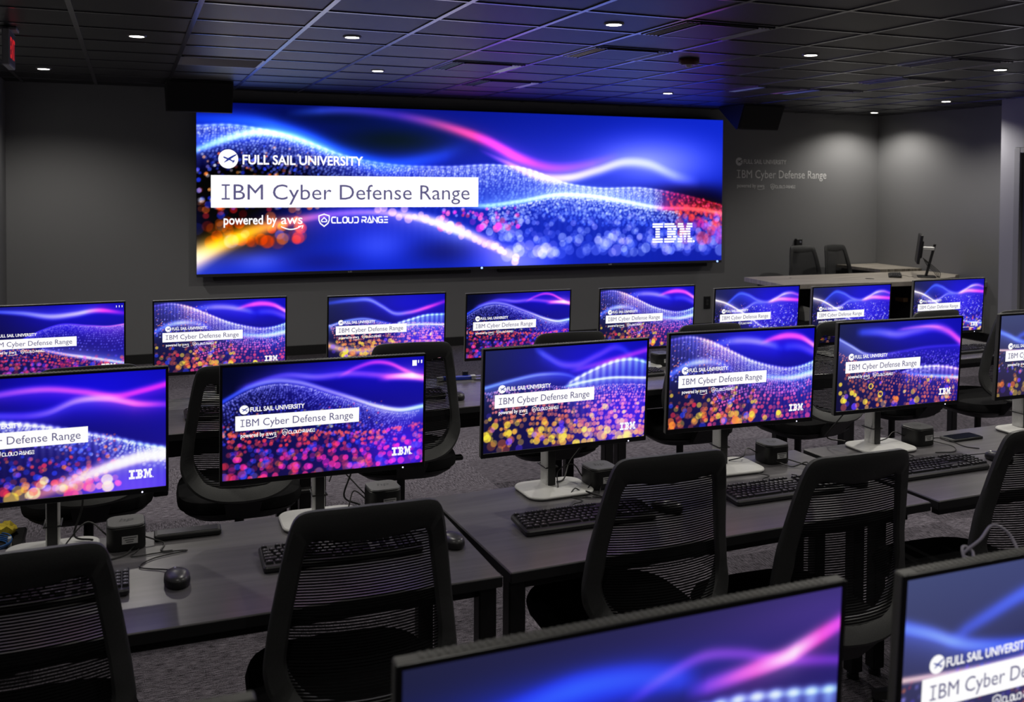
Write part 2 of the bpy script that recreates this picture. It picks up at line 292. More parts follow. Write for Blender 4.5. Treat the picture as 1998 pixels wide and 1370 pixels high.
def art_B():
    a = Art(264, 149, 1.777, 12); dark(a, True, 1.3)
    a.ribbon([(.25, .14), (.38, .1), (.52, .1), (.65, .14), (.78, .21)], .04, [(.25, BL, .3), (.45, (120, 110, 255), .9), (.6, (140, 130, 255), .9), (.78, BL, .5)], dn=.05)
    a.ribbon([(.6, .14), (.72, .085), (.82, .07), (.91, .1), (1, .19)], [(.6, .025), (.8, .035), (1, .03)], [(.6, (180, 50, 200), .3), (.75, (255, 60, 170), 1.1), (.9, (255, 60, 190), 1.1), (1, (255, 130, 210), 1.1)], dn=.03)
    a.ribbon([(.75, .19), (.9, .2), (1, .27)], .04, [(.75, BL, .4), (1, VI, .8)])
    cr = [(0, .05), (.12, .03), (.25, .08), (.4, .2), (.55, .32), (.7, .4), (.82, .435), (.92, .42), (1, .38)]
    a.ribbon(cr, .016, [(0, VI, .5), (.15, LV, .8), (.25, (255, 170, 120), 1.1), (.38, (255, 190, 170), 1), (.55, WH, .9), (.8, LV, .9), (1, CY, 1.1)], dn=.2, fine=260)
    a.ribbon([(0, .42), (.1, .33), (.2, .3), (.32, .32), (.45, .42)], .035, [(0, BL, .9), (.2, (170, 190, 255), .9), (.4, BL, .4)], dn=.05)
    a.ribbon([(.5, .46), (.7, .52), (.85, .54), (1, .5)], .03, [(.5, BL, .5), (.85, (150, 200, 255), 1), (1, CY, 1)])
    a.bokeh(260, (0, .06, .4, .5), (.006, .009), [WH, LV, BL, (255, 140, 90), BL, LV], .9)
    a.sheet(cr, 110, 13, .01, .26, .005, .008, [(0, WH), (1, LV)], k=.7, jit=.15, x0=.2, shear=.35)
    a.sheet([(0, .6), (.3, .6), (.55, .5), (.8, .52), (1, .48)], 60, 17, .02, .52, .007, .026, [(0, LV), (.3, (255, 110, 200)), (.6, (255, 70, 90)), (1, (200, 60, 120))], k=.9, x0=.3, fan=.7, jit=.15)
    a.bokeh(130, (0, .58, .6, 1), (.016, .036), WARM, .75); a.bokeh(12, (0, .86, .8, .98), (.03, .04), [YE, YE, OR], 1)
    return a
def art_C(v=0):
    a = Art(264, 149, 1.777, 13+v); dark(a)
    if v == 0:
        a.ribbon([(.28, 0), (.36, .09), (.45, .18), (.55, .2), (.68, .12), (.8, .05), (.92, .16)], .035, [(.28, (60, 80, 220), .7), (.5, VI, .8), (.75, (90, 50, 230), .7), (.92, BL, .3)], dn=.05)
        a.ribbon([(.5, .26), (.65, .22), (.8, .17), (1, .1)], .03, [(.5, VI, .4), (.75, (160, 40, 180), .8), (1, (170, 40, 160), .8)], dn=.06)
        cr = [(0, .36), (.15, .31), (.35, .27), (.5, .3), (.62, .4)]; c2 = [(.48, .4), (.58, .32), (.7, .24), (.82, .19), (.92, .19), (1, .23)]; c3 = [(.45, .42), (.6, .38), (.75, .36), (1, .39)]
    else:
        a.ribbon([(0, .08), (.2, .05), (.35, .06), (.45, .16), (.55, .27), (.68, .27), (.85, .2), (1, .12)], .03, [(0, BL, .4), (.35, (110, 120, 255), .9), (.6, (120, 120, 255), .9), (.84, (255, 60, 130), 1), (1, (200, 30, 130), .5)], dn=.03)
        cr = [(0, .43), (.15, .36), (.3, .34), (.45, .4), (.6, .47)]; c2 = [(.55, .45), (.7, .38), (.82, .33), (1, .32)]; c3 = [(.5, .5), (.7, .46), (1, .48)]
        a.ribbon([(0, .72), (.15, .8), (.3, .83), (.45, .78), (.6, .7)], .05, [(0, (255, 190, 130), .8), (.3, (240, 200, 220), .6), (.6, OR, .3)])
    a.ribbon(cr, .02, [(0, (90, 130, 255), 1), (.35, (120, 140, 255), .8), (.6, BL, .4)], dn=.08)
    a.ribbon(c2, .02, [(.45, WH, 1), (.8, CY, 1.1), (1, (150, 230, 230), .9)], dn=.17, fine=150)
    a.ribbon(c3, .014, [(.45, CY, .8), (1, WH, 1)], dn=.03)
    a.sheet([(0, .4), (.3, .36), (.55, .42), (.8, .42), (1, .45)], 80, 18, .01, .6, .007, .03, [(0, LV), (.15, (255, 150, 190)), (.45, (255, 120, 80)), (.75, (255, 170, 40)), (1, (230, 190, 50))], k=.9, jit=.25)
    a.bokeh(110, (0, .6, 1, 1), (.02, .044), [YE, YE, OR, OR, (220, 160, 70), (160, 70, 70), VI], .8)
    a.blob(.85, .75, .25, .3, (60, 20, 170), .7); return a
def art_D(w=288):
    a = Art(w, int(w*.5625), 1.777, 15); dark(a, False, .8); a.blob(.05, .05, .35, .3, (10, 4, 60), -.7)
    a.ribbon([(.05, .2), (.3, .1), (.45, .13), (.62, .12), (.8, .16), (1, .2)], .03, [(.05, VI, .3), (.4, (110, 90, 255), .9), (.7, (130, 60, 230), .8), (1, (255, 90, 180), .8)], up=.05)
    a.ribbon([(.55, .15), (.65, .07), (.74, .03), (.82, .05), (.9, .12), (.96, .17)], .02, [(.55, (150, 40, 200), .5), (.74, (220, 50, 170), .8), (.94, (255, 70, 120), .9)])
    a.ribbon([(.75, .19), (.88, .17), (.94, .175), (1, .2)], .028, [(.75, (200, 30, 160), .3), (.94, (255, 190, 190), 1.3), (1, (255, 100, 140), 1)], up=.04)
    cr = [(0, .3), (.12, .19), (.25, .145), (.36, .17), (.5, .26), (.63, .35), (.76, .44), (.88, .49), (1, .47)]
    a.ribbon(cr, .022, [(0, BL, .9), (.3, (130, 130, 255), .9), (.55, LV, .9), (.8, WH, 1.1), (1, CY, 1.2)], dn=.06)
    a.sheet(cr, 110, 22, .03, .4, .006, .011, [(0, (150, 150, 255)), (1, (50, 60, 230))], k=.75, jit=.15, shear=-.5)
    a.bokeh(160, (0, .38, .8, .62), (.006, .014), [YE, (120, 180, 200), BL, OR, BL, RD], .65)
    a.sheet([(0, .58), (.4, .62), (.75, .66), (1, .62)], 64, 9, .0, .45, .012, .03, [(0, (255, 90, 60)), (.3, (255, 50, 60)), (.6, MG), (1, (255, 60, 70))], k=.85, jit=.6)
    a.bokeh(230, (0, .66, 1, 1), (.016, .034), HOT, .6); a.blob(.9, .85, .2, .25, (60, 10, 170), .6); return a
def art_E():
    a = Art(208, 117, 1.777, 16); dark(a)
    h = [(.08, .36), (.18, .2), (.28, .09), (.38, .12), (.5, .22), (.62, .26), (.72, .2), (.82, .13), (.92, .12), (1, .16)]
    a.ribbon(h, .03, [(.08, BL, .5), (.3, (50, 80, 230), .9), (.6, (110, 110, 255), .8), (.82, (200, 180, 255), 1), (1, (170, 60, 220), .8)], dn=.12)
    a.ribbon([(.62, .27), (.75, .22), (.88, .23), (1, .25)], .03, [(.62, (255, 140, 200), .6), (.85, (255, 70, 140), 1.1), (1, (230, 40, 180), .9)])
    a.ribbon([(.15, .36), (.25, .4), (.35, .36), (.48, .26), (.6, .3)], .025, [(.15, LV, .6), (.35, LV, .9), (.6, BL, .3)], dn=.04)
    dg = [(0, .18), (.12, .24), (.25, .35), (.38, .48), (.52, .64), (.65, .76), (.8, .83), (1, .87)]
    a.ribbon(dg, .018, [(0, (255, 235, 215), 1.4), (.15, (255, 220, 190), 1.2), (.35, WH, 1.2), (.6, LV, .9), (1, CY, 1.2)], dn=.05, up=.03)
    a.bokeh(520, (.4, .3, 1, .85), (.008, .014), [BL, VI, LV, WH, (70, 70, 230)], .85); a.bokeh(160, (0, .25, .35, .6), (.006, .01), [LV, BL, (255, 150, 120), VI], .8)
    a.blob(.7, .5, .3, .25, (30, 20, 150), .7)
    a.bokeh(120, (.0, .7, 1, 1), (.014, .03), [OR, YE, (255, 170, 110), RD, VI], .85); return a
def art_F():
    a = Art(288, 162, 1.777, 17); dark(a, False, 1.3)
    a.ribbon([(0, .25), (.3, .13), (.5, .11), (.65, .15), (.8, .2), (.9, .17), (1, .13)], .03, [(0, VI, .5), (.45, (190, 80, 220), .9), (.7, (220, 60, 190), .9), (1, (220, 30, 180), 1)], dn=.05)
    a.ribbon([(0, .2), (.3, .3), (.5, .3), (.62, .22), (.75, .22), (.88, .28), (1, .3)], .03, [(0, BL, .8), (.4, VI, .7), (.68, (180, 150, 255), .9), (.86, (255, 90, 150), 1.1), (1, (150, 40, 200), .7)], dn=.05)
    cr = [(0, .34), (.25, .35), (.45, .4), (.62, .48), (.78, .56), (.9, .63), (1, .68)]
    a.ribbon(cr, .02, [(0, CY, 1), (.4, WH, 1), (.7, (180, 190, 255), .9), (1, CY, .9)], dn=.12, fine=200)
    a.sheet(cr, 100, 12, .0, .18, .006, .012, [(0, WH), (1, (130, 140, 255))], k=.8, jit=.15)
    a.bokeh(320, (0, .5, .8, .95), (.007, .026), [OR, RD, BL, BL, VI, (200, 80, 60)], .75)
    a.ribbon([(.4, 1), (.52, .93), (.65, .85), (.8, .77), (.92, .73), (1, .73)], .05, [(.4, OR, .4), (.6, (255, 180, 80), .9), (.8, (255, 240, 220), 1.2), (1, (255, 240, 240), 1.2)], dn=.06)
    a.bokeh(26, (.3, .85, .75, 1), (.03, .045), [YE, OR, (255, 220, 140), RD], .8); a.blob(.85, 1, .25, .18, (90, 60, 240), .8); return a
def art_G():
    a = Art(264, 149, 1.777, 18); dark(a, True, .8)
    a.ribbon([(.12, .1), (.3, .11), (.48, .15), (.62, .12), (.8, .1), (.9, .16), (1, .28)], .045, [(.12, BL, .4), (.4, (100, 90, 250), .9), (.7, (90, 70, 240), .8), (.86, (200, 80, 220), .9), (.95, (230, 60, 200), 1), (1, (230, 80, 170), 1)], dn=.03)
    a.ribbon([(.45, .1), (.6, .08), (.75, .08), (.86, .11)], .02, [(.45, (150, 60, 120), .4), (.7, (190, 80, 110), .7), (.86, (140, 50, 180), .5)])
    cr = [(0, .17), (.1, .26), (.2, .35), (.3, .38), (.5, .36), (.7, .33), (1, .33)]
    a.ribbon(cr, .02, [(0, (120, 130, 255), 1), (.15, (160, 170, 255), .9), (.3, LV, .6), (.5, VI, .4), (1, VI, .3)], dn=.2)
    a.bokeh(520, (.2, .36, 1, .62), (.008, .012), [VI, (100, 90, 230), LV, (60, 50, 200)], .65)
    a.ribbon([(.5, .62), (.62, .57), (.75, .56), (.88, .58), (1, .62)], .018, [(.5, LV, .6), (.7, WH, .9), (1, (255, 190, 230), .9)], dn=.1, fine=170)
    a.ribbon([(.55, .62), (.7, .66), (.85, .69), (1, .72)], .02, [(.55, BL, .6), (1, CY, 1)])
    a.sheet([(0, .3), (.15, .42), (.3, .52), (.6, .62), (1, .7)], 60, 16, .02, .6, .008, .028, [(0, (255, 140, 110)), (.4, (255, 110, 60)), (.8, (255, 150, 60)), (1, (220, 180, 70))], k=.8, jit=.3)
    a.bokeh(60, (0, .68, 1, 1), (.02, .036), [OR, YE, (230, 190, 110), (190, 90, 70), VI], .9)
    a.dot(.27, .74, .034, YE, 1, True); a.dot(.35, .84, .036, YE, 1, True); a.dot(.12, .8, .03, YE, .9); return a
def art_H():
    a = Art(208, 117, 1.777, 19); a.bg((66, 74, 118), (60, 66, 120), (40, 30, 60), (40, 40, 110))  # grey-blue ground carries the panel's washed-out off-angle glow, painted in
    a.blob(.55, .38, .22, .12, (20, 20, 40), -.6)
    cr = [(0, .2), (.08, .25), (.16, .31), (.28, .36), (.42, .38), (.55, .36), (.7, .36), (1, .34)]
    a.ribbon(cr, .03, [(0, (50, 80, 255), .9), (.12, (80, 110, 255), .9), (.3, (30, 60, 240), .9), (.7, BL, .8), (1, BL, .6)], dn=.06)
    a.ribbon([(.12, .3), (.25, .22), (.38, .15), (.5, .14), (.62, .16), (.8, .22), (1, .2)], .035, [(.12, BL, .3), (.4, (30, 60, 240), .7), (.6, (20, 50, 220), .7), (1, BL, .4)])
    a.ribbon([(0, .42), (.2, .44), (.5, .44), (1, .48)], .012, [(0, (255, 190, 150), .8), (1, LV, .6)])
    a.bokeh(260, (0, .42, 1, .7), (.007, .014), [BL, OR, LV, RD, VI], .6); a.bokeh(90, (0, .66, 1, 1), (.02, .04), [OR, YE, (220, 160, 70), VI], .7); return a
def art_I():
    a = Art(208, 117, 1.777, 20); a.bg((30, 32, 62), (46, 40, 98), (10, 10, 60), (30, 20, 130))
    a.blob(.35, .22, .3, .1, (0, 20, 150), .8); a.blob(.95, .08, .3, .12, (40, 20, 60), .5)
    a.ribbon([(0, .3), (.2, .24), (.35, .19), (.5, .2), (.65, .26)], .05, [(0, (20, 30, 160), .5), (.35, (20, 50, 230), .9), (.65, BL, .3)])
    a.ribbon([(.45, .3), (.55, .22), (.64, .17), (.74, .19), (.85, .25), (1, .3)], .025, [(.45, (60, 20, 140), .4), (.65, (110, 40, 120), .7), (1, (120, 30, 160), .5)])
    a.ribbon([(.6, .3), (.75, .27), (.86, .24), (.94, .19), (1, .15)], .035, [(.6, (90, 40, 220), .5), (.78, (255, 80, 150), 1), (.88, (255, 150, 190), 1.3), (.95, (255, 50, 130), 1), (1, (210, 40, 170), .9)], dn=.04)
    cr = [(0, .5), (.25, .46), (.5, .4), (.7, .37), (1, .42)]
    a.ribbon(cr, .02, [(0, BL, .8), (.5, (90, 120, 255), 1), (.8, (160, 190, 255), 1), (1, CY, .9)], dn=.12, fine=130)
    a.sheet([(0, .55), (.5, .47), (1, .5)], 70, 12, .0, .5, .008, .03, [(0, LV), (.4, MG), (1, OR)], k=.8); return a
# ------------------------------------------------------------------ the room
WALL_Y, CEIL, XL, XR, XB = 10.32, 2.696, -1.05, 9.1, 8.46
def struct(name, mb, m): return mb.build(name, m, kind='structure')
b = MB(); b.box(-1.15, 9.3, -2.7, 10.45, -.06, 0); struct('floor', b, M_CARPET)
b = MB(); b.box(-1.15, 9.3, -2.7, 10.45, CEIL, CEIL+.08); struct('ceiling', b, M_TILE)
b = MB(); b.box(-1.15, 9.3, WALL_Y, WALL_Y+.12, 0, CEIL); struct('wall_front', b, M_WALL)
b = MB(); b.box(XL-.12, XL, -2.7, WALL_Y, 0, CEIL); struct('wall_left', b, M_WALL)
b = MB(); b.box(-1.15, 9.3, -2.75, -2.6, 0, CEIL); struct('wall_back', b, M_WALL)
b = MB(); b.box(XR, XR+.15, 7.6, WALL_Y, 0, CEIL); struct('wall_right', b, M_WALL)
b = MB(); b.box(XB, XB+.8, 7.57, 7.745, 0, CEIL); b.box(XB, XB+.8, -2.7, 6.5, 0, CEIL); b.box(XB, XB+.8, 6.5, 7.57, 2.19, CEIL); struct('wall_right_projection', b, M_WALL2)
b = MB(); b.box(XL, XR, WALL_Y-.014, WALL_Y, 0, .098, .003); struct('baseboard_front', b, M_BASE)
b = MB(); b.box(XR-.014, XR, 7.75, WALL_Y-.014, 0, .098, .003); struct('baseboard_right', b, M_BASE)
b = MB(); b.box(XL, XL+.014, -2.6, WALL_Y-.014, 0, .098, .003); struct('baseboard_left', b, M_BASE)
b = MB(); b.box(XB-.014, XB, 7.57, 7.745, 0, .098, .003); b.box(XB-.014, XB, -2.6, 6.5, 0, .098, .003); struct('baseboard_projection', b, M_BASE)
M_CAS = mat('pale_door_casing', (.36, .36, .39), .5); M_DOOR = mat('olive_grey_door', (.13, .13, .115), .5, noise=.05, scale=30)
d = MB().box(XB+.02, XB+.065, 6.56, 7.49, .01, 2.13, .003).build('door_1', M_DOOR, kind='structure')
b = MB(); b.box(XB-.012, XB+.1, 7.492, 7.565, 0, 2.185, .004); b.box(XB-.012, XB+.1, 6.485, 6.558, 0, 2.185, .004); b.box(XB-.012, XB+.1, 6.558, 7.492, 2.132, 2.185, .004); b.build('door_casing', M_CAS, d)
MB().tube([(XB+.02, 6.66, 1.0), (XB-.03, 6.66, 1.0), (XB-.03, 6.78, 1.0)], .011, 8).build('door_handle', M_SILV, d, True)
# exposed ceiling grid
GX = [-.28+.62*k for k in range(-1, 16)]; GY = [5.285+.575*k for k in range(-14, 9)]
b = MB()
for x in GX:
    if XL < x < XR: b.box(x-.014, x+.014, -2.6, WALL_Y, CEIL-.006, CEIL+.002)
for y in GY: b.box(XL, XR, y-.012, y+.012, CEIL-.0055, CEIL+.001)
struct('trim_1', b, M_TBAR)
# ------------------------------------------------------------------ recessed lamps
M_LAMP = glow('lamp_lens', (1, .94, .82), 20); M_TRIM = mat('lamp_trim', (.3, .3, .3), .4)
def lamp(x, y, label, seen=True):
    r = empty('ceiling_light', (x, y, CEIL), 0, label, 'light', 'recessed ceiling lights')
    MB().lathe([(.043, -.001), (.044, -.009), (.053, -.009), (.058, -.002), (.058, 0)], 24).build('trim_ring', M_TRIM, r, True)
    MB().lathe([(.0, -.0075), (.043, -.0075), (.043, -.002), (.0, -.002)], 24).build('lens', M_LAMP, r)
    return r
def spot(x, y, k=1.0):
    l = bpy.data.lights.new('lamp_beam', 'SPOT'); l.energy = SPOT_W*k; l.color = (1, .95, .87); l.spot_size = R(146); l.spot_blend = .6; l.shadow_soft_size = .035
    o = bpy.data.objects.new('lamp_beam', l); col.objects.link(o); o.location = (x, y, CEIL-.02)
LL = ['recessed lamp above the left end of the room, over the grey return grille side', 'recessed lamp beside the lit exit sign, near the bare grey front wall', 'recessed lamp in pink lit tiles in front of the left hanging speaker',
      'recessed lamp above the wall display, over its white title banner', 'large looking recessed lamp nearest the top edge of the picture', 'recessed lamp in dark tiles behind the smoke detector', 'recessed lamp in blue lit tiles near the top right of the wall display',
      'recessed lamp in black tiles nearest the pale door wall', 'recessed lamp washing the right side wall above the presenter desk', 'recessed lamp tucked into the far right corner of the room']
for (x, y), l in zip(LAMPS, LL): lamp(x, y, l); spot(x, y)
for x, y, k in LAMPS_OVERHEAD: spot(x, y, k)
# ------------------------------------------------------------------ ceiling air diffusers
M_LOUV = mat('diffuser_louver', (.45, .45, .46), .3, metal=.6); M_PAN = mat('diffuser_panel', (.02, .02, .021), .4)
def diffuser(x, y, label):
    r = empty('ceiling_diffuser', (x, y, CEIL), 0, label, 'air vent', 'square ceiling air diffusers')
    W, D = .29, .265
    b = MB()
    for s in (-1, 1): b.box(-W, W, s*(D-.008)-.006, s*(D-.008)+.006, -.012, -.001); b.box(s*(W-.004)-.005, s*(W-.004)+.005, -D, D, -.012, -.001)
    b.build('frame', M_TBAR, r)
    b = MB(); b.box(-W+.10, W-.10, -D+.03, D-.03, -.016, -.002, .003); b.build('center_panel', M_PAN, r)
    b = MB()
    for s in (-1, 1):
        b.box(s*(W-.105)-.005, s*(W-.105)+.005, -D+.02, D-.02, -.018, -.002); b.box(-W+.1, W-.1, s*(D-.025)-.005, s*(D-.025)+.005, -.018, -.002)
    b.build('panel_rim', M_TBAR, r)
    for s in (-1, 1):
        b = MB()
        for k in range(3): b.box(-.007, .007, -D+.02, D-.02, -.0015, .0015, M=T(s*(W-.028-.026*k), 0, -.012, ry=s*R(28)))
        b.build('louver', M_LOUV, r)
    return r
for gx, gy, l in [(2.51, 7.2975, 'square air diffuser with bright right louvers, pink lit tiles above the wall display'), (3.13, 8.4475, 'square air diffuser nearest the top edge of the wall display'), (3.13, 6.1475, 'square air diffuser in the bright blue lit tiles, between lamp and smoke detector'),
                  (3.13, 4.9975, 'square air diffuser nearest the top edge of the picture, purple rimmed'), (5.61, 5.5725, 'square air diffuser in black tiles between two lamps on the right'), (5.61, 7.8725, 'square air diffuser showing one thin pale slot, above the right speaker'),
                  (6.23, 7.8725, 'square air diffuser showing one thin pale slot, second along from the right speaker'), (6.23, 6.7225, 'square air diffuser with one long pale slot, toward the right side wall')]: diffuser(gx, gy, l)
r = empty('return_grille', (.65, 7.8725, CEIL), 0, 'grey return air grille in the ceiling above the left hanging speaker', 'air vent')
b = MB()
for s in (-1, 1): b.box(-.295, .295, s*.268-.01, s*.268+.01, -.01, -.001); b.box(s*.288-.01, s*.288+.01, -.278, .278, -.01, -.001)
b.build('frame', M_LOUV, r)
b = MB()
for k in range(24): b.box(-.28, .28, -.0085, .0085, -.001, .001, M=T(0, -.255+.0222*k, -.006, rx=R(25)))
b.build('slats', mat('grille_slats', (.62, .61, .63), .4), r)
# smoke detector, exit sign
r = empty('smoke_detector', (3.762, 6.243, CEIL), 0, 'reddish brown round smoke detector on the ceiling grid', 'smoke detector')
M_SMK = mat('dark_red_plastic', (.09, .02, .016), .35)
MB().lathe([(.075, 0), (.077, -.02), (.068, -.036), (.05, -.04), (0, -.04)], 28).build('housing', M_SMK, r, True)
MB().lathe([(.0, -.062), (.014, -.06), (.022, -.05), (.024, -.039)], 16).build('sensor_head', mat('sensor_silver', (.45, .42, .45), .3, metal=.6), r, True)
MB().lathe([(.056, -.0395), (.056, -.042), (.03, -.043), (.03, -.0395)], 28).build('ring', mat('sensor_ring', (.35, .3, .36), .4), r, True)
# ------------------------------------------------------------------ lettering made of flat shapes
TXT = {}
def text_geo(s, bold=0.0):
    k = (s, bold)
    if k not in TXT:
        c = bpy.data.curves.new('t', 'FONT'); c.body = s; c.size = 1; c.resolution_u = 3; c.offset = bold; c.fill_mode = 'FRONT'
        o = bpy.data.objects.new('t', c); col.objects.link(o); bpy.context.view_layer.update()
        me = o.evaluated_get(bpy.context.evaluated_depsgraph_get()).to_mesh()
        v = [(p.co.x, p.co.y) for p in me.vertices]; f = [tuple(q.vertices) for q in me.polygons]; o.to_mesh_clear()
        bpy.data.objects.remove(o); bpy.data.curves.remove(c); TXT[k] = (v, f)
    return TXT[k]
class Ink:
    """flat shapes in (u right, v up) metres, laid on a plane"""
    def __init__(s): s.b = MB()
    def text(s, t, x0, x1, base, cap, bold=0.0, capref=None, skew=0):
        v, f = text_geo(t, bold); xs = [p[0] for p in v]; a, c = min(xs), max(xs)
        ch = max(p[1] for p in text_geo(capref or 'E', bold)[0]); q = [(x0+(x-a)/(c-a)*(x1-x0)+skew*y*cap/ch, base+y/ch*cap, 0) for x, y in v]
        s.b.add(q, f); return s
    def poly(s, pts): s.b.add([(x, y, 0) for x, y in pts], [tuple(range(len(pts)))]); return s
    def rect(s, x0, x1, y0, y1): return s.poly([(x0, y0), (x1, y0), (x1, y1), (x0, y1)])
    def disc(s, x, y, r, n=28): return s.poly([(x+r*math.cos(2*math.pi*k/n), y+r*math.sin(2*math.pi*k/n)) for k in range(n)])
    def stroke(s, pts, w, closed=False):
        P = [Vector((p[0], p[1])) for p in pts]; n = len(P); L, Rr = [], []
        for i in range(n):
            a = P[(i-1) % n] if (closed or i) else None; c = P[(i+1) % n] if (closed or i < n-1) else None
            d1 = (P[i]-a).normalized() if a is not None else None; d2 = (c-P[i]).normalized() if c is not None else None
            d1 = d1 or d2; d2 = d2 or d1; t = (d1+d2).normalized() if (d1+d2).length > 1e-6 else d1
            nn = Vector((-t.y, t.x)); k = w/2/max(.4, nn.dot(Vector((-d1.y, d1.x)))); L.append(P[i]+nn*k); Rr.append(P[i]-nn*k)
        for i in range(n if closed else n-1):
            j = (i+1) % n; s.poly([tuple(Rr[i]), tuple(Rr[j]), tuple(L[j]), tuple(L[i])])
        return s
    def techno(s, t, x0, x1, y0, h):
        G = {'C': [[(1, 1), (.2, 1), (0, .8), (0, .2), (.2, 0), (1, 0)]], 'L': [[(0, 1), (0, 0), (1, 0)]], 'O': [[(.2, 1), (.8, 1), (1, .8), (1, .2), (.8, 0), (.2, 0), (0, .2), (0, .8), (.2, 1)]], 'U': [[(0, 1), (0, .2), (.2, 0), (.8, 0), (1, .2), (1, 1)]],
             'D': [[(0, 1), (.8, 1), (1, .8), (1, .2), (.8, 0), (0, 0)]], 'R': [[(0, 0), (0, .6)], [(0, 1), (.8, 1), (1, .85), (1, .6), (.8, .42), (.35, .42), (1, 0)]], 'A': [[(0, 0), (.5, 1), (1, 0), (.3, 0)]], 'N': [[(0, 0), (0, 1), (1, 0), (1, 1)]],
             'G': [[(1, 1), (.2, 1), (0, .8), (0, .2), (.2, 0), (1, 0), (1, .5), (.5, .5)]], 'E': [[(0, 1), (1, 1)], [(.15, .5), (1, .5)], [(0, 0), (1, 0)]], ' ': []}
        n = sum(.45 if c == ' ' else 1 for c in t); p = (x1-x0)/n; x = x0; wd = h*.2
        for c in t:
            for st in G[c]: s.stroke([(x+a*p*.76, y0+b*h) for a, b in st], wd)
            x += p*(.45 if c == ' ' else 1)
        return s
    def eightbar(s, x0, y0, h, thick, lo=0, hi=9):
        rows = [[(0, .58), (.66, 1.22), (1.42, 1.72), (1.95, 2.25)], [(0, .58), (.66, 1.32), (1.42, 1.76), (1.91, 2.25)], [(.17, .41), (.83, 1.07), (1.15, 1.36), (1.53, 1.8), (1.87, 2.14)], [(.17, .41), (.83, 1.3), (1.53, 2.14)],
                [(.17, .41), (.83, 1.3), (1.53, 1.69), (1.72, 1.95), (1.98, 2.14)], [(.17, .41), (.83, 1.07), (1.15, 1.36), (1.53, 1.69), (1.76, 1.91), (1.98, 2.14)], [(0, .58), (.66, 1.32), (1.42, 1.69), (1.79, 1.88), (1.98, 2.25)], [(0, .58), (.66, 1.22), (1.42, 1.69), (1.82, 1.85), (1.98, 2.25)]]
        for k, r in enumerate(rows):
            yc = y0+h*(1-(k+.5)/8)
            for a, b in r:
                if lo <= a < hi: s.rect(x0+a*h*1.01, x0+b*h*1.01, yc-thick*h/2, yc+thick*h/2)
        return s.disc(x0+2.37*h, y0+.06*h, .055*h, 12) if hi > 2 else s
    def shield(s, x, y, w, h):
        o = [(0, .5), (.5, .36), (.5, 0), (.36, -.26), (0, -.5), (-.36, -.26), (-.5, 0), (-.5, .36)]
        s.stroke([(x+a*w, y+b*h) for a, b in o], w*.1, True)
        return s.stroke([(x+a*w, y+b*h) for a, b in [(-.22, -.12), (-.26, 0), (-.14, .1), (0, .22), (.14, .1), (.26, 0), (.22, -.12)]], w*.09, True)
    def aws(s, x0, x1, base, xh):
        s.text('aws', x0, x1, base, xh, .004, 'x'); w = x1-x0
        arc = [(x0+w*(.0+.92*t), base-xh*(.28+.62*math.sin(math.pi*(t*.86+.07)))) for t in [k/12 for k in range(13)]]
        s.stroke(arc, xh*.16); return s.stroke([(x0+w*.8, base-xh*.42), (x0+w*1.02, base-xh*.3), (x0+w*.97, base-xh*.75)], xh*.13)
    def aeroplane(s, x, y, r):
        for P in ([(-.62, .22), (-.5, .3), (.1, .06), (.72, -.3), (.66, -.42), (.05, -.12), (-.5, .1)], [(-.05, .1), (.18, -.08), (.98, .5), (.9, .6), (.5, .42)], [(-.1, .02), (-.5, -.4), (-.42, -.44), (.08, -.16)], [(.5, -.2), (.62, -.12), (.8, -.12), (.62, -.3)], [(.5, -.3), (.46, -.5), (.54, -.5), (.62, -.34)]):
            s.poly([(x+a*r*.88, y+b*r*.88) for a, b in P])
        return s
    def title(s, x0, x1, base, cap):            # capital I with slab serifs, then the rest
        w = cap*.52; t = cap*.11
        s.rect(x0+w/2-t/2, x0+w/2+t/2, base, base+cap).rect(x0, x0+w, base, base+t).rect(x0, x0+w, base+cap-t, base+cap)
        return s.text('BM Cyber Defense Range', x0+w+cap*.22, x1, base, cap, 0, 'B')
    def build(s, name, m, parent, M):
        s.b.v = [tuple(M @ Vector(p)) for p in s.b.v]; return s.b.build(name, m, parent)
def plane(org, tilt=0): return Matrix.Translation(org) @ Matrix.Rotation(math.pi/2-tilt, 4, 'X')     # u to +X, v up, facing -Y
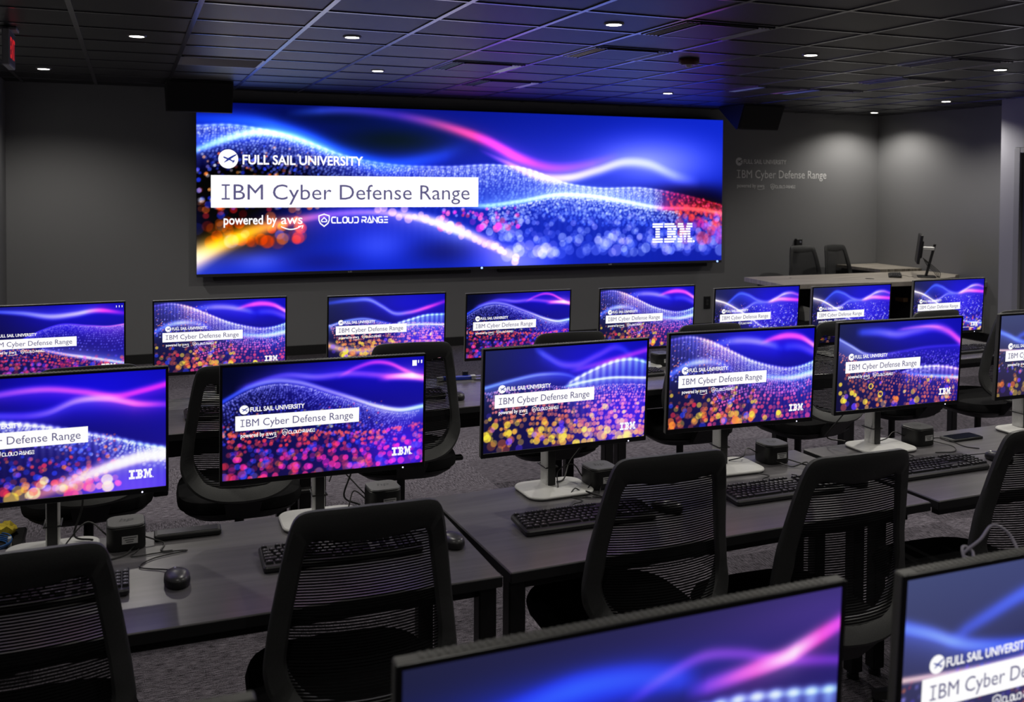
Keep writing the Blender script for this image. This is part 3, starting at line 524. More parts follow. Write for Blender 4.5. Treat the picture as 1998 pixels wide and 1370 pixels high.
# ------------------------------------------------------------------ the two wall displays
DY, DX0, DX1, DZ0, DZ1 = 10.2, .611, 6.632, .872, 2.5605
def picture_mesh(name, art, i0, i1, x0, x1, z0, z1, y, m, parent, tilt=0, org=None, gain=0):
    c = art.out()[:, i0:i1]; h, w_, _ = c.shape; lin = np.where(c <= .04045, c/12.92, ((c+.055)/1.055)**2.4); lin = lin*(1+gain*lin.max(-1, keepdims=True)**3)
    xs = np.linspace(x0, x1, w_); zs = np.linspace(z1, z0, h); V = np.zeros((h, w_, 3)); V[..., 0] = xs[None]; V[..., 2] = zs[:, None]; V[..., 1] = y
    V = V.reshape(-1, 3)
    if tilt: V = np.stack([V[:, 0], -V[:, 2]*math.sin(tilt)+V[:, 1]*math.cos(tilt), V[:, 2]*math.cos(tilt)+V[:, 1]*math.sin(tilt)], 1)
    if org is not None: V = V + np.array(org)
    ii = np.arange(h*w_).reshape(h, w_); F = np.stack([ii[1:, :-1], ii[1:, 1:], ii[:-1, 1:], ii[:-1, :-1]], -1).reshape(-1, 4)
    me = bpy.data.meshes.new(name); me.vertices.add(len(V)); me.vertices.foreach_set('co', V.ravel().astype(np.float32)); me.loops.add(F.size); me.loops.foreach_set('vertex_index', F.ravel().astype(np.int32))
    me.polygons.add(len(F)); me.polygons.foreach_set('loop_start', np.arange(0, F.size, 4, dtype=np.int32)); me.polygons.foreach_set('loop_total', np.full(len(F), 4, np.int32)); me.update(calc_edges=True)
    at = me.color_attributes.new('picture', 'FLOAT_COLOR', 'POINT'); at.data.foreach_set('color', np.concatenate([lin, np.ones((h, w_, 1))], -1).reshape(-1).astype(np.float32))
    me.materials.append(m)
    o = bpy.data.objects.new(name, me)
    if parent is not False: link(o, parent)
    return o
xm = (DX0+DX1)/2
aw = art_wall()
def wall_display(x0, x1, i0, i1, label):
    r = empty('wall_display', ((x0+x1)/2, DY, DZ0), 0, label, 'display', 'large wall displays'); w = (x1-x0)/2; H = DZ1-DZ0
    MB().box(-w, w, .002, .055, -.03, H+.004, .002).build('housing', M_BLACK, r)
    MB().box(-w+.16, w-.16, .055, .119, -.075, H-.06, .01).build('mounting_frame', M_BLACK, r)
    MB().box(-w, w, -.004, .004, -.03, -.001, .0015).build('lower_bezel', mat('display_bezel', (.03, .03, .034), .4), r)
    sc = picture_mesh('screen', aw, i0, i1, -w, w, 0, H, 0, M_SCR_W, r, gain=.3)
    Ink().text('LG', -.018, .018, 0, .012, .01).build('maker_mark', M_SIGN, r, plane((0, -.0045, -.021)))
    MB().lathe([(.0, 0), (.011, 0), (.011, .003), (0, .003)], 14, M=T(w-.06, -.0045, -.014, rx=R(90))).build('power_light', M_LED_B, r)
    return r, sc, w
dl, sl, wl = wall_display(DX0, xm, 0, 360, 'left half of the giant blue wall display, carrying the white title banner')
dr, sr, wr = wall_display(xm, DX1, 359, 720, 'right half of the giant blue wall display, with the striped letters at lower right')
Wd, Hd = DX1-DX0, DZ1-DZ0
U = lambda u: -wl+u*Wd
Vv = lambda v: (1-v)*Hd
P0 = plane((0, -.002, 0)); P1 = plane((0, -.004, 0))
Ink().rect(U(.0223), U(.4827), Vv(.613), Vv(.4235)).build('title_banner', M_TXT_W, sl, P0)
Ink().title(U(.0388), U(.4662), Vv(.5665), Vv(.4762)-Vv(.5665)).build('lettering', M_TITLE, sl, P1)
Ink().disc(U(.0495), Vv(.328), .094).build('emblem_disc', M_TXT_W, sl, P0)
Ink().text('FULL SAIL UNIVERSITY', U(.0721), U(.2723), Vv(.357), .092, .018).build('lettering', M_TXT_W, sl, P0)
Ink().text('powered by', U(.042), U(.1273), Vv(.712), .06, .012, 'x').build('lettering', M_TXT_W, sl, P0)
Ink().aws(U(.134), U(.1695), Vv(.712), .062).build('lettering', M_TXT_W, sl, P0)
Ink().shield(U(.2057), Vv(.6917), .105, .125).build('shield_emblem', M_TXT_W, sl, P0)
Ink().techno('CLOUD RANGE', U(.2187), U(.3185), Vv(.708), .058).build('lettering', M_TXT_W, sl, P0)
Ink().aeroplane(U(.0495), Vv(.328), .094).build('emblem', M_NAVY, sl, P1)
for lo, hi in ((0, .6), (.6, 1.4), (1.4, 9)): Ink().eightbar(-wr+U(.8418)+wl-(xm-DX0)*1.0, Vv(.8703), Hd*.1405, .082, lo, hi).build('lettering', M_TXT_W, sr, P0)
# ------------------------------------------------------------------ sign letters on the wall
r = empty('wall_sign', (6.9, WALL_Y, 1.7), 0, 'pale grey sign lettering on the front wall beside the giant display', 'sign')
PS = plane((0, -.003, 0)); X = lambda x: x-6.9; Zz = lambda z: z-1.7
k = Ink().disc(X(6.949), Zz(2.07), .05); k.build('emblem_disc', M_SIGN, r, PS); Ink().aeroplane(X(6.949), Zz(2.07), .05).build('emblem', M_INK, r, plane((0, -.005, 0)))
Ink().text('FULL SAIL UNIVERSITY', X(7.016), X(7.65), Zz(2.045), .053, .012).build('lettering', M_SIGN, r, PS)
Ink().title(X(6.918), X(8.272), Zz(1.868), .098).build('lettering', M_SIGN, r, PS)
Ink().text('powered by', X(6.925), X(7.2), Zz(1.752), .03, .01, 'x').build('lettering', M_SIGN, r, PS)
Ink().aws(X(7.217), X(7.323), Zz(1.752), .03).build('lettering', M_SIGN, r, PS)
Ink().shield(X(7.447), Zz(1.762), .058, .07).build('shield_emblem', M_SIGN, r, PS)
Ink().techno('CLOUD RANGE', X(7.49), X(7.8), Zz(1.746), .032).build('lettering', M_SIGN, r, PS)
# ------------------------------------------------------------------ hanging speakers, outlet, wall devices
M_SPK = mat('speaker_black', (.006, .006, .007), .6); M_GRL = mat('speaker_grille', (.004, .004, .005), .8, noise=.5, scale=600)
for x0, x1, l in [(.312, .888, 'black wedge shaped speaker hanging at the upper left corner of the wall display'), (6.4, 6.955, 'black wedge shaped speaker hanging at the upper right corner of the wall display')]:
    r = empty('ceiling_speaker', ((x0+x1)/2, 9.6, CEIL), 0, l, 'speaker', 'wedge speakers under the ceiling'); h = (x1-x0)/2
    sec = [(-.18, -.005), (-.05, -.278), (-.03, -.282), (.33, -.03), (.33, -.005)]
    MB().loft([[(s*h, y, z) for y, z in sec] for s in (-1, 1)]).build('cabinet', M_SPK, r)
    MB().loft([[(s*(h-.012), y, z) for y, z in [(-.178, -.018), (-.186, -.02), (-.064, -.27), (-.056, -.268)]] for s in (-1, 1)]).build('grille', M_GRL, r)
    MB().box(-.05, .05, .05, .2, -.006, -.0005).build('bracket', M_LEG, r)
r = empty('wall_outlet', (6.512, WALL_Y, .347), 0, 'black outlet cover plate low on the front wall', 'outlet')
MB().box(-.048, .048, -.008, 0, -.077, .077, .003).build('cover_plate', M_BLACK, r)
for s in (-1, 1): MB().rrect(0, 0, .034, .028, .008, 0, .002, .0005, M=T(0, -.008, s*.02, rx=R(90))).build('socket', M_GREY, r)
r = empty('wall_camera', (7.836, WALL_Y, 1.03), 0, 'small black camera box on the front wall above the presenter chair', 'camera')
MB().box(-.045, .045, -.05, -.001, -.075, .075, .006).build('housing', M_BLACK, r)
MB().lathe([(.014, 0), (.014, .006), (.009, .008), (0, .007)], 16, M=T(.01, -.05, .035, rx=R(90))).build('lens', mat('lens_glass', (.2, .2, .25), .1), r, True)
r = empty('cable_raceway', (XR, 8.534, 0), 0, 'grey surface raceway with outlet box on the right wall behind the last monitor', 'raceway')
M_RACE = mat('raceway_grey', (.34, .33, .31), .5)
MB().box(-.03, -.001, -.022, .022, .1, .65, .003).build('channel', M_RACE, r); MB().box(-.05, -.001, -.05, .05, .63, .69, .004).build('box', M_RACE, r)
r = empty('exit_sign', (-.66, 6.69, CEIL), 0, 'red lit exit sign seen nearly edge on below the ceiling', 'exit sign')
M_EXW = mat('exit_housing', (.4, .4, .42), .4)
MB().box(-.02, .02, -.16, .16, -.235, -.02, .006).build('housing', M_EXW, r)
MB().box(-.05, .05, -.08, .08, -.02, -.0005, .004).build('canopy', M_EXW, r)
g = Ink(); g.text('EXIT', -.12, .12, 0, .12, .02); PX = Matrix.Translation((.0215, 0, -.185)) @ Matrix.Rotation(math.pi/2, 4, 'Z') @ Matrix.Rotation(math.pi/2, 4, 'X')
g.build('lettering', glow('exit_red', (1, .02, .02), .5, 'AUTO'), r, PX)
g = Ink(); g.rect(-.145, .145, -.035, .155); g.build('face', mat('exit_face', (.12, .1, .11), .4), r, Matrix.Translation((.0206, 0, -.185)) @ Matrix.Rotation(math.pi/2, 4, 'Z') @ Matrix.Rotation(math.pi/2, 4, 'X'))
# ------------------------------------------------------------------ tables
def table(x, y, rz, label, group, deep=0):
    r = empty('training_table', (x, y, 0), rz, label, 'table', group); L, D = .76, .35
    MB().box(-L, L, -D, D, .708, .737, .0025).build('tabletop', M_TOP, r)
    b = MB(); b.box(-L, L, -D-.002, -D+.0015, .7075, .7335); b.box(-L, L, D-.0015, D+.002, .7075, .7335); b.box(-L-.002, -L+.0015, -D, D, .7075, .7335); b.box(L-.0015, L+.002, -D, D, .7075, .7335); b.build('edge_band', M_EDGE, r)
    b = MB(); b.box(-L+.05, L-.05, -D+.05, -D+.08, .668, .708); b.box(-L+.05, L-.05, D-.08, D-.05, .668, .708); b.build('rail', M_LEG, r)
    for sx in (-1, 1):
        for sy in (-1, 1):
            ly = -.03 if (sx == deep and sy < 0) else sy*(D-.05)
            l = MB().box(-.025, .025, -.025, .025, .025, .708, .004, M=T(sx*(L-.03), ly)).build('leg', M_LEG, r)
            MB().lathe([(.022, 0), (.022, .018), (.012, .026)], 12, M=T(sx*(L-.03), ly)).build('foot', M_BLACK, l)
    MB().box(-L+.12, L-.12, D-.062, D-.05, .47, .69).build('modesty_panel', M_LEG, r)
    return r
TA = [(.163, 2.815, 0, 'grey laminate table holding the slim black bar, left end of near row'), (1.702, 2.85, .033, 'grey laminate table holding the yellow dotted and pink ribbon monitors, middle of near row'), (3.258, 2.885, .02, 'grey laminate table with the black tablet lying flat, right end of the near row')]
for (x, y, a, l), dp in zip(TA, (0, 1, -1)): table(x, y, a, l, 'tables of the near row', dp)
TB = [(-.022, 4.705, .03, 'left end table of the far row, under the monitors by the bare wall'), (1.505, 4.755, .03, 'second table of the far row, with the blue packaged cable on it'), (3.04, 4.805, .03, 'third table of the far row, between outlet plate and presenter desk'), (4.575, 4.90, .03, 'right end table of the far row, nearest the pale door wall')]
for x, y, a, l in TB: table(x, y, a, l, 'tables of the far row')
table(.2, 1.0, 0, 'table below the frame carrying the monitor cut off at lower middle', 'tables nearest the camera'); table(1.75, 1.0, 0, 'table below the frame carrying the monitor cut off at lower right', 'tables nearest the camera')
# ------------------------------------------------------------------ monitors
W27, H27, TILT = .5967, .3357, .0519
SCREENS = {}
LETTER = {}
def screen_for(key, art, zc):
    k = (key, round(zc, 3))
    if k not in SCREENS: SCREENS[k] = picture_mesh('screen', art, 0, art.w, -W27/2, W27/2, -H27/2, H27/2, 0, M_SCR, False, TILT, (0, -.10, zc)).data
    return SCREENS[k]
def lettering(zc):
    k = round(zc, 3)
    if k in LETTER: return LETTER[k]
    u = lambda t: -W27/2+t*W27
    v = lambda t: (.5-t)*H27
    def pl(d): return Matrix.Translation((0, -.10, zc)) @ Matrix.Rotation(TILT, 4, 'X') @ plane((0, -d, 0))
    o = []
    o.append(Ink().rect(u(.06), u(.665), v(.567), v(.435)).build('title_banner', M_TXT, None, pl(.0008)))
    o.append(Ink().title(u(.084), u(.634), v(.532), .064*H27).build('lettering', M_TITLE, None, pl(.0014)))
    def put(g, n='lettering'): o.append(g.build(n, M_TXT, None, pl(.0008)))
    put(Ink().disc(u(.102), v(.382), .0135), 'emblem_disc'); put(Ink().text('FULL SAIL UNIVERSITY', u(.130), u(.392), v(.402), .0132, .022))
    put(Ink().text('powered by', u(.085), u(.197), v(.628), .0082, .016, 'x')); put(Ink().aws(u(.205), u(.255), v(.628), .0088)); put(Ink().shield(u(.296), v(.61), .0145, .0195), 'shield_emblem')
    put(Ink().techno('CLOUD RANGE', u(.315), u(.447), v(.624), .0088)); put(Ink().eightbar(u(.838), v(.915), .0265, .116))
    o.append(Ink().aeroplane(u(.102), v(.382), .0135).build('emblem', M_NAVY, None, pl(.0014)))
    LETTER[k] = [q.data for q in o]
    names = [q.name.split('.')[0] for q in o]
    for q in o: bpy.data.objects.remove(q)
    LETTER[k] = list(zip(names, LETTER[k])); return LETTER[k]
BASES = {}
def monitor_parts(zc, dark):
    k = (round(zc, 3), dark)
    if k in BASES: return BASES[k]
    MT = Matrix.Translation((0, -.10, zc)) @ Matrix.Rotation(TILT, 4, 'X'); o = []
    ow, ot, ob = W27/2+.0075, H27/2+.0075, -H27/2-.0155
    b = MB(); b.box(-ow, ow, .0005, .019, ob, ot, .0025, M=MT); b.box(-.2, .2, .018, .044, -.12, .12, .012, M=MT); b.box(-.06, .06, .04, .085, -.05, .05, .006, M=MT)
    for i in range(56): b.box(-.0022, .0022, .004, .017, ot-.0002, ot+.0009, M=MT @ T(-.275+.01*i))
    o.append(('housing', b.build('housing', M_HOUS)))
    b = MB(); iw, it = W27/2, H27/2
    b.box(-ow, -iw, -.002, .001, ob, ot, .0006, M=MT); b.box(iw, ow, -.002, .001, ob, ot, .0006, M=MT); b.box(-iw, iw, -.002, .001, it, ot, .0006, M=MT); b.box(-iw, iw, -.002, .001, ob, -it, .0006, M=MT)
    o.append(('bezel', b.build('bezel', M_BEZ)))
    o.append(('power_light', MB().lathe([(0, 0), (.0022, 0), (.0022, .001), (0, .001)], 10, M=MT @ T(W27/2-.062, -.002, ob+.005, rx=R(90))).build('power_light', M_LED)))
    S, B_ = (M_BLACK, M_BLACK) if dark else (M_SILV, M_WHITE)
    o.append(('neck', MB().rrect(0, .055, .036, .062, .012, .011, zc+.03, .002).build('neck', S, None, True)))
    o.append(('neck_track', MB().box(-.0135, .0135, .0195, .0245, .013, zc-.02, .001).build('neck_track', M_BLACK)))
    o.append(('cable_clip', MB().tube([(-.022, .02, .075), (.022, .02, .075), (.022, .088, .075), (-.022, .088, .075)], .0028, 5, True).build('cable_clip', M_BLACK)))
    b = MB(); b.rrect(0, .003, .245, .195, .05, .004, .013, .003, 7); o.append(('base', b.build('base', B_, None, True)))
    b = MB(); b.rrect(0, .003, .24, .19, .048, 0, .0045, .001, 7); o.append(('base_foot', b.build('base_foot', M_GREY)))
    BASES[k] = [(n, q.data) for n, q in o]
    for _, q in o: bpy.data.objects.remove(q)
    return BASES[k]
def data_obj(name, me, parent): return link(bpy.data.objects.new(name, me), parent)
def monitor(x, y, yaw, zrel, key, art, label, group, dark=False, taskbar=False, icons=()):
    zc = 1.796+zrel-.737; zc = round(zc/.01)*.01; dz = (1.796+zrel-.737)-zc; a = R(yaw)
    r = empty('monitor', (x-.10*math.sin(a), y+.10*math.cos(a), .737), a, label, 'monitor', group)
    for n, me in monitor_parts(zc, dark): data_obj(n, me, r)
    s = data_obj('screen', screen_for(key, art, zc), r)
    for n, me in lettering(zc): data_obj(n, me, s)
    if taskbar:
        pl = Matrix.Translation((0, -.10, zc)) @ Matrix.Rotation(TILT, 4, 'X') @ plane((0, -.0008, 0))
        g = Ink().rect(-.2, .19, -.147, -.1445); g.rect(.2, .23, -.152, -.148).rect(.24, .262, -.145, -.142); g.build('taskbar', M_TXT, s, pl)
    for ix, iw in icons:
        pl = Matrix.Translation((0, -.10, zc)) @ Matrix.Rotation(TILT, 4, 'X') @ plane((0, -.0008, 0))
        Ink().rect(ix, ix+iw, .150-iw*.75, .157).build('corner_icon', M_TXT, s, pl)
    return r
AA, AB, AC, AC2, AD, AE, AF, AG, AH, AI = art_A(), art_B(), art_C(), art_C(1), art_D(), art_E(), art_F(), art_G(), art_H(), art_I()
NEAR, FAR, CUT = 'monitors on the near row of tables', 'monitors on the far row of tables', 'monitors cut off by the bottom edge'
monitor(-.205, 2.961, -.23, -.703, 'F', AF, 'near row monitor cut by the left edge, pale band at its lower right', NEAR)
monitor(.546, 2.971, -1.29, -.706, 'D', AD, 'monitor filled with red and magenta dots under a white crest, near row', NEAR, icons=((.262, .014), (.28, .003), (.289, .004)))
monitor(1.35, 2.989, 1.71, -.710, 'C', AC, 'monitor with yellow dots and a pale blue hump at right, near row beside table seam', NEAR)
monitor(2.045, 2.995, -2.03, -.695, 'B', AB, 'monitor with orange tipped crest and pink ribbon, fourth along the near row', NEAR)
monitor(2.786, 3.014, -.9, -.703, 'G', AG, 'monitor with yellow ring dots and violet haze, beside the black tablet', NEAR)
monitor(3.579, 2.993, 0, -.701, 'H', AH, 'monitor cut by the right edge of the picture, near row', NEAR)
monitor(-.322, 4.96, .57, -.741, 'A', AA, 'far row monitor cut by the left edge, white ribbon over violet hill', FAR, icons=((.265, .003), (.277, .003), (.289, .003)))
monitor(.405, 4.922, -.96, -.740, 'B', AB, 'far row monitor with pink ribbon and orange dots, below the left edge of wall display', FAR)
monitor(1.216, 4.929, -1.31, -.749, 'C2', AC2, 'far row monitor with yellow dots under a blue wave, third from the left', FAR)
monitor(1.93, 4.915, 1.59, -.761, 'D', AD, 'far row monitor with red dots under a white crest, fourth from the left', FAR)
monitor(2.707, 4.91, 0, -.762, 'B', AB, 'far row monitor with pink ribbon, standing just left of the black outlet plate', FAR)
monitor(3.417, 4.869, 1.96, -.779, 'E', AE, 'far row monitor with diagonal white crest, just right of the black outlet plate', FAR)
monitor(4.081, 4.835, 1.36, -.785, 'E', AE, 'far row monitor with diagonal white crest, in front of the presenter desk middle', FAR)
monitor(4.884, 4.861, 1.24, -.779, 'E', AE, 'far row monitor on a black stand at the right end, in front of the raceway', FAR, True, True)
monitor(.571, 1.046, .56, -.701, 'I', AI, 'large blurred monitor top cut by the bottom edge, pink glow at right', CUT)
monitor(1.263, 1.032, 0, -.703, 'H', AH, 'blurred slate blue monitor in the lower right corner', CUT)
monitor(-.187, 1.046, 0, -.712, 'I', AI, 'monitor whose top edge only just shows at the bottom left middle', CUT)
# ------------------------------------------------------------------ chairs
HALF = [(0, .535), (.09, .54), (.16, .562), (.205, .6), (.228, .655), (.222, .74), (.206, .85), (.19, .95), (.178, 1.01), (.166, 1.042), (.145, 1.057), (.1, 1.062), (0, 1.065)]
INNER = [(0, .598), (.08, .602), (.128, .616), (.158, .645), (.178, .69), (.175, .76), (.16, .86), (.147, .94), (.142, .965), (.134, .983), (.118, .99), (.08, .984), (0, .977)]
def back_y(x, z):
    y0 = np.interp(z, [.5, .56, .62, .7, .8, .92, 1.07], [-.262, -.262, -.246, -.240, -.252, -.282, -.322]); wz = np.interp(z, [.5, .6, .66, 1.06], [.23, .235, .235, .18])
    return y0-np.interp(z, [.6, .95], [.085, .025])*(1-min(1, (x/wz)**2))
def make_chair():
    r = empty('office_chair')
    path = curve([(x, 0, z) for x, z in HALF], 6); pts = [(x, z) for x, _, z in path]; loop = pts+[(-x, z) for x, z in pts[::-1]][1:-1]
    ip = [(x, z) for x, _, z in curve([(x, 0, z) for x, z in INNER], 6)]; inn = ip+[(-x, z) for x, z in ip[::-1]][1:-1]
    rings = []
    for (x, z), (xi, zi) in zip(loop, inn):
        lo = float(np.interp(z, [.57, .72], [1, 0])); th = .013+.005*lo; ring = []
        for s, q in ((0, -th*.5), (0, th*.5), (.15, th), (.85, th), (1, th*.5), (1, -th*.5), (.85, -th), (.15, -th)):
            px, pz = x+(xi-x)*s, z+(zi-z)*s
            ring.append((px, float(back_y(px, pz))+q+.03*s*lo, pz))
        rings.append(ring)
    rings.append(rings[0]); MB().loft(rings, caps=False).build('back_frame', M_CHAIR, r, True)
    b = MB(); zz = .575
    inner = sorted([(z, x) for x, z in HALF if x > 0])
    while zz < 1.0:
        hw = float(np.interp(zz, [.575, .6, .63, .66, .74, .95, 1.0], [.08, .14, .172, .182, .178, .148, .142])); xs = [-hw+2*hw*k/8 for k in range(9)]
        lo = [(x, float(back_y(x, zz))+.006, zz) for x in xs]; hi = [(x, float(back_y(x, zz+.0049))+.006, zz+.0049) for x in xs]
        b.add(lo+hi, [(k, k+1, k+10, k+9) for k in range(8)]); zz += .0070
    b.build('back_mesh', M_MESH, r)
    def sup(k, z, w, d0, d1, m=28):
        o = []
        for i in range(m):
            a = 2*math.pi*i/m; c, s = math.cos(a), math.sin(a); e = .55
            o.append((w*k*math.copysign(abs(c)**e, c), (d0+d1)/2+(d1-d0)/2*k*math.copysign(abs(s)**e, s), z))
        return o
    MB().loft([sup(.9, .455, .245, -.24, .27), sup(.985, .465, .245, -.24, .275), sup(1, .485, .245, -.24, .275), sup(.97, .507, .245, -.24, .27), sup(.8, .517, .245, -.24, .26), sup(.3, .513, .245, -.24, .25)]).build('seat', M_FABRIC, r, True)
    MB().loft([sup(.45, .40, .22, -.22, .2), sup(.8, .42, .225, -.235, .22), sup(.93, .45, .24, -.25, .26), sup(.93, .458, .24, -.25, .26)]).build('seat_shell', M_BLACK, r, True)
    b = MB(); b.loft([[(x*s, y, z) for x, y, z in q] for s in (1,) for q in ([(-.05, -.12, .41), (.05, -.12, .41), (.05, -.12, .44), (-.05, -.12, .44)], [(-.06, -.26, .45), (.06, -.26, .45), (.06, -.24, .49), (-.06, -.24, .49)], [(-.07, -.335, .53), (.07, -.335, .53), (.07, -.315, .55), (-.07, -.315, .55)])]); b.build('back_bracket', M_BLACK, r)
    MB().lathe([(.027, .08), (.027, .26), (.019, .262), (.019, .41)], 16).build('gas_column', M_LEG, r, True)
    b = MB()
    for k in range(5):
        a = 2*math.pi*k/5+.3; M = T(rz=a)
        b.loft([[(.02, -.026, .075), (.02, .026, .075), (.02, .02, .125), (.02, -.02, .125)], [(.31, -.017, .062), (.31, .017, .062), (.31, .012, .085), (.31, -.012, .085)]], M=M)
    b.build('star_base', M_BLACK, r)
    for k in range(5):
        a = 2*math.pi*k/5+.3; M = T(.298*math.cos(a), .298*math.sin(a), 0, rz=a+.7)
        c = MB()
        for s in (-1, 1): c.lathe([(0, s*.008), (.026, s*.008), (.028, s*.012), (.028, s*.022), (.02, s*.026), (0, s*.026)][::s], 16, M=M @ T(0, 0, .028, rx=R(90)))
        c.lathe([(.008, .03), (.008, .07)], 8, M=M).build('caster', M_BLACK, r, True)
    b = MB(); b.tube([(.1, .05, .43), (.27, .07, .43)], .006, 6); b.box(.25, .31, .05, .09, .42, .44, .005); b.build('tilt_lever', M_BLACK, r)
    return r
C0 = make_chair()
CN, CF, CP = 'chairs along the near row', 'chairs along the far row', 'chairs at the presenter desk'
CHAIRS = [(-.222, 2.51, .02, 1, 'black mesh chair cut by the left edge, in front of the left near row monitor', CN), (.515, 2.535, -.03, 1, 'black mesh chair in front of the keyboard, between the two mice of left table', CN), (1.372, 2.655, -.02, 1, 'black mesh chair just right of the near row table seam', CN),
          (1.86, 2.475, -.02, 1, 'black mesh chair between the orange dotted and yellow ring monitors', CN), (2.61, 2.5, -.03, 1, 'black mesh chair cut by the right edge, in front of the tablet', CN),
          (-.16, 4.46, .06, 1.02, 'black mesh chair behind the monitor cut by the left edge', CF), (.425, 4.30, -.05, 1.02, 'black mesh chair behind the red dotted monitor, its left frame fully in view', CF), (1.195, 4.575, -.1, 1.02, 'black mesh chair peeking out above the right end of the red dotted monitor', CF),
          (1.965, 4.62, -.04, 1.02, 'black mesh chair behind the yellow dotted monitor with pale hump', CF), (2.76, 4.63, -.06, 1.02, 'black mesh chair behind the orange tipped crest monitor, near the outlet', CF), (3.44, 4.5, .08, 1.02, 'black mesh chair between the orange tipped crest and yellow ring monitors', CF),
          (4.24, 4.65, .05, 1.02, 'black mesh chair hiding the lower left of the last far row monitor', CF), (4.78, 4.51, -.05, 1.02, 'black mesh chair behind the monitor cut by the right edge', CF),
          (7.55, 9.57, math.pi-.1, .985, 'black mesh chair facing out, under the small wall camera', CP), (8.14, 9.62, math.pi+.1, .985, 'black mesh chair facing out, beside the striped wooden return', CP)]
for i, (x, y, a, s, l, g) in enumerate(CHAIRS):
    c = C0 if i == 0 else copy_tree(C0)
    c.location = (x, y, 0); c.rotation_euler = (0, 0, a); c.scale = (s, s, s); tag(c, l, 'chair', g)
# ------------------------------------------------------------------ keyboards and mice
def make_keyboard():
    r = empty('keyboard'); M = Matrix.Rotation(R(4), 4, 'X')
    MB().rrect(0, 0, .444, .142, .012, .002, .02, .004, 4, M=M).build('case', M_BLACK, r, True)
    b = MB()
    def key(x, y, w_, d=.0155):
        z = .0198
        b.m = 0; b.loft([[(x-w_/2, y-d/2, z), (x+w_/2, y-d/2, z), (x+w_/2, y+d/2, z), (x-w_/2, y+d/2, z)], [(x-w_/2+.0022, y-d/2+.002, z+.007), (x+w_/2-.0022, y-d/2+.002, z+.007), (x+w_/2-.0022, y+d/2-.0028, z+.007), (x-w_/2+.0022, y+d/2-.0028, z+.007)]], M=M)
        b.m = 1; b.add([M @ Vector(p) for p in ((x-.003, y+.0005, z+.0072), (x+.0005, y+.0005, z+.0072), (x+.0005, y+.0036, z+.0072), (x-.003, y+.0036, z+.0072))], [(0, 1, 2, 3)]); b.m = 0
    p = .0189
    for x in [-.207]+[-.17+p*k for k in range(4)]+[-.084+p*k for k in range(4)]+[.0+p*k for k in range(4)]: key(x, .054, .0165, .012)
    for j, (off, cnt) in enumerate([(0, 13), (.008, 13), (.012, 11), (.02, 10)]):
        y = .031-p*j
        if j: key(-.207+off/2-.001, y, .0165+off)
        for k in range(cnt): key(-.207+off+p*(k+(1 if j else 0)), y, .0165)
        e0 = -.207+off+p*(cnt+(1 if j else 0))-.008; key((e0+.075)/2, y, .075-e0)
    for x, w_ in [(-.204, .022), (-.18, .02), (-.156, .02), (-.088, .108), (-.018, .02), (.006, .02), (.03, .02), (.061, .026)]: key(x, .031-p*4, w_)
    for k in range(3):
        key(.095+p*k, .054, .0165, .012); key(.095+p*k, .031, .0165); key(.095+p*k, .031-p, .0165); key(.095+p*k, .031-p*4, .0165)
    key(.095+p, .031-p*3, .0165)
    for j in range(5):
        for k in range(4): key(.158+p*k*.97, .031-p*j, .0165)
    b.build('keys', [M_KEY, M_LEGEND], r)
    MB().tube(curve([(.0, .07, .014), (.02, .13, .006), (.07, .16, .004), (.05, .2, .004)], 6), .0021, 5).build('cord', M_CORD, r, True)
    return r
K0 = make_keyboard()
KEYS = [(-.225, 2.76, .0, 'black keyboard under the mesh of the chair at the left edge', 0), (.553, 2.775, -.01, 'black keyboard seen through the chair in front of the red dotted monitor', 0), (1.312, 2.775, .0, 'black keyboard lit at its left half, right of the near row table seam', 0), (2.06, 2.785, .01, 'black keyboard below the orange tipped crest monitor', 0), (2.745, 2.8, .02, 'black keyboard in front of the yellow ring monitor, its number pad in view', 0), (3.56, 2.82, .02, 'black keyboard at the right edge, mostly out of the picture', 0),
        (.445, 4.625, .0, 'dark keyboard on the far row left table, left end in view', 1), (1.21, 4.68, 0, 'dark keyboard under the chair peeking above the red dotted monitor', 1), (2.5, 4.79, .03, 'dark keyboard on the far row between two near monitors, beside white base', 1), (4.93, 4.75, .05, 'grey lit keyboard on the far row right end table', 1)]
for i, (x, y, a, l, far) in enumerate(KEYS):
    c = K0 if i == 0 else copy_tree(K0); c.location = (x, y, .7405); c.rotation_euler = (0, 0, a); tag(c, l, 'keyboard', 'keyboards on the far row' if far else 'keyboards on the near row')
def make_mouse():
    r = empty('computer_mouse'); n = 22; rings = []
    def hull(z0s):
        return [[(.033*k*math.cos(t)*(1-.1*math.sin(t)), .058*k*math.sin(t)-.006*(1-k), z if z < .012 else z*(1-.22*max(0, math.sin(t))*k+.05*min(0, math.sin(t))*k)) for t in [2*math.pi*i/n for i in range(n)]] for k, z in z0s]
    MB().loft(hull(((.88, .0005), (.97, .005), (.99, .012), (.96, .02), (.93, .023)))).build('side_shell', M_DOCK, r, True)
    rings = hull(((.95, .0215), (.93, .026), (.8, .0315), (.55, .0345), (.25, .036), (.05, .0362)))
    MB().loft(rings).build('body', mat('mouse_shell', (.055, .055, .057), .32), r, True)
    MB().lathe([(.009, -.003), (.0105, 0), (.009, .003)], 14, M=T(0, .034, .0215, ry=R(90))).build('scroll_wheel', M_SILV, r, True)
    for s in (-1, 1): MB().box(s*.0125-.0105, s*.0125+.0105, .014, .046, -.0008, .0008, .0004, M=T(0, -.001, .0335, rx=R(-15), ry=s*R(13))).build('button', M_GREY, r)
    return r
M0 = make_mouse()
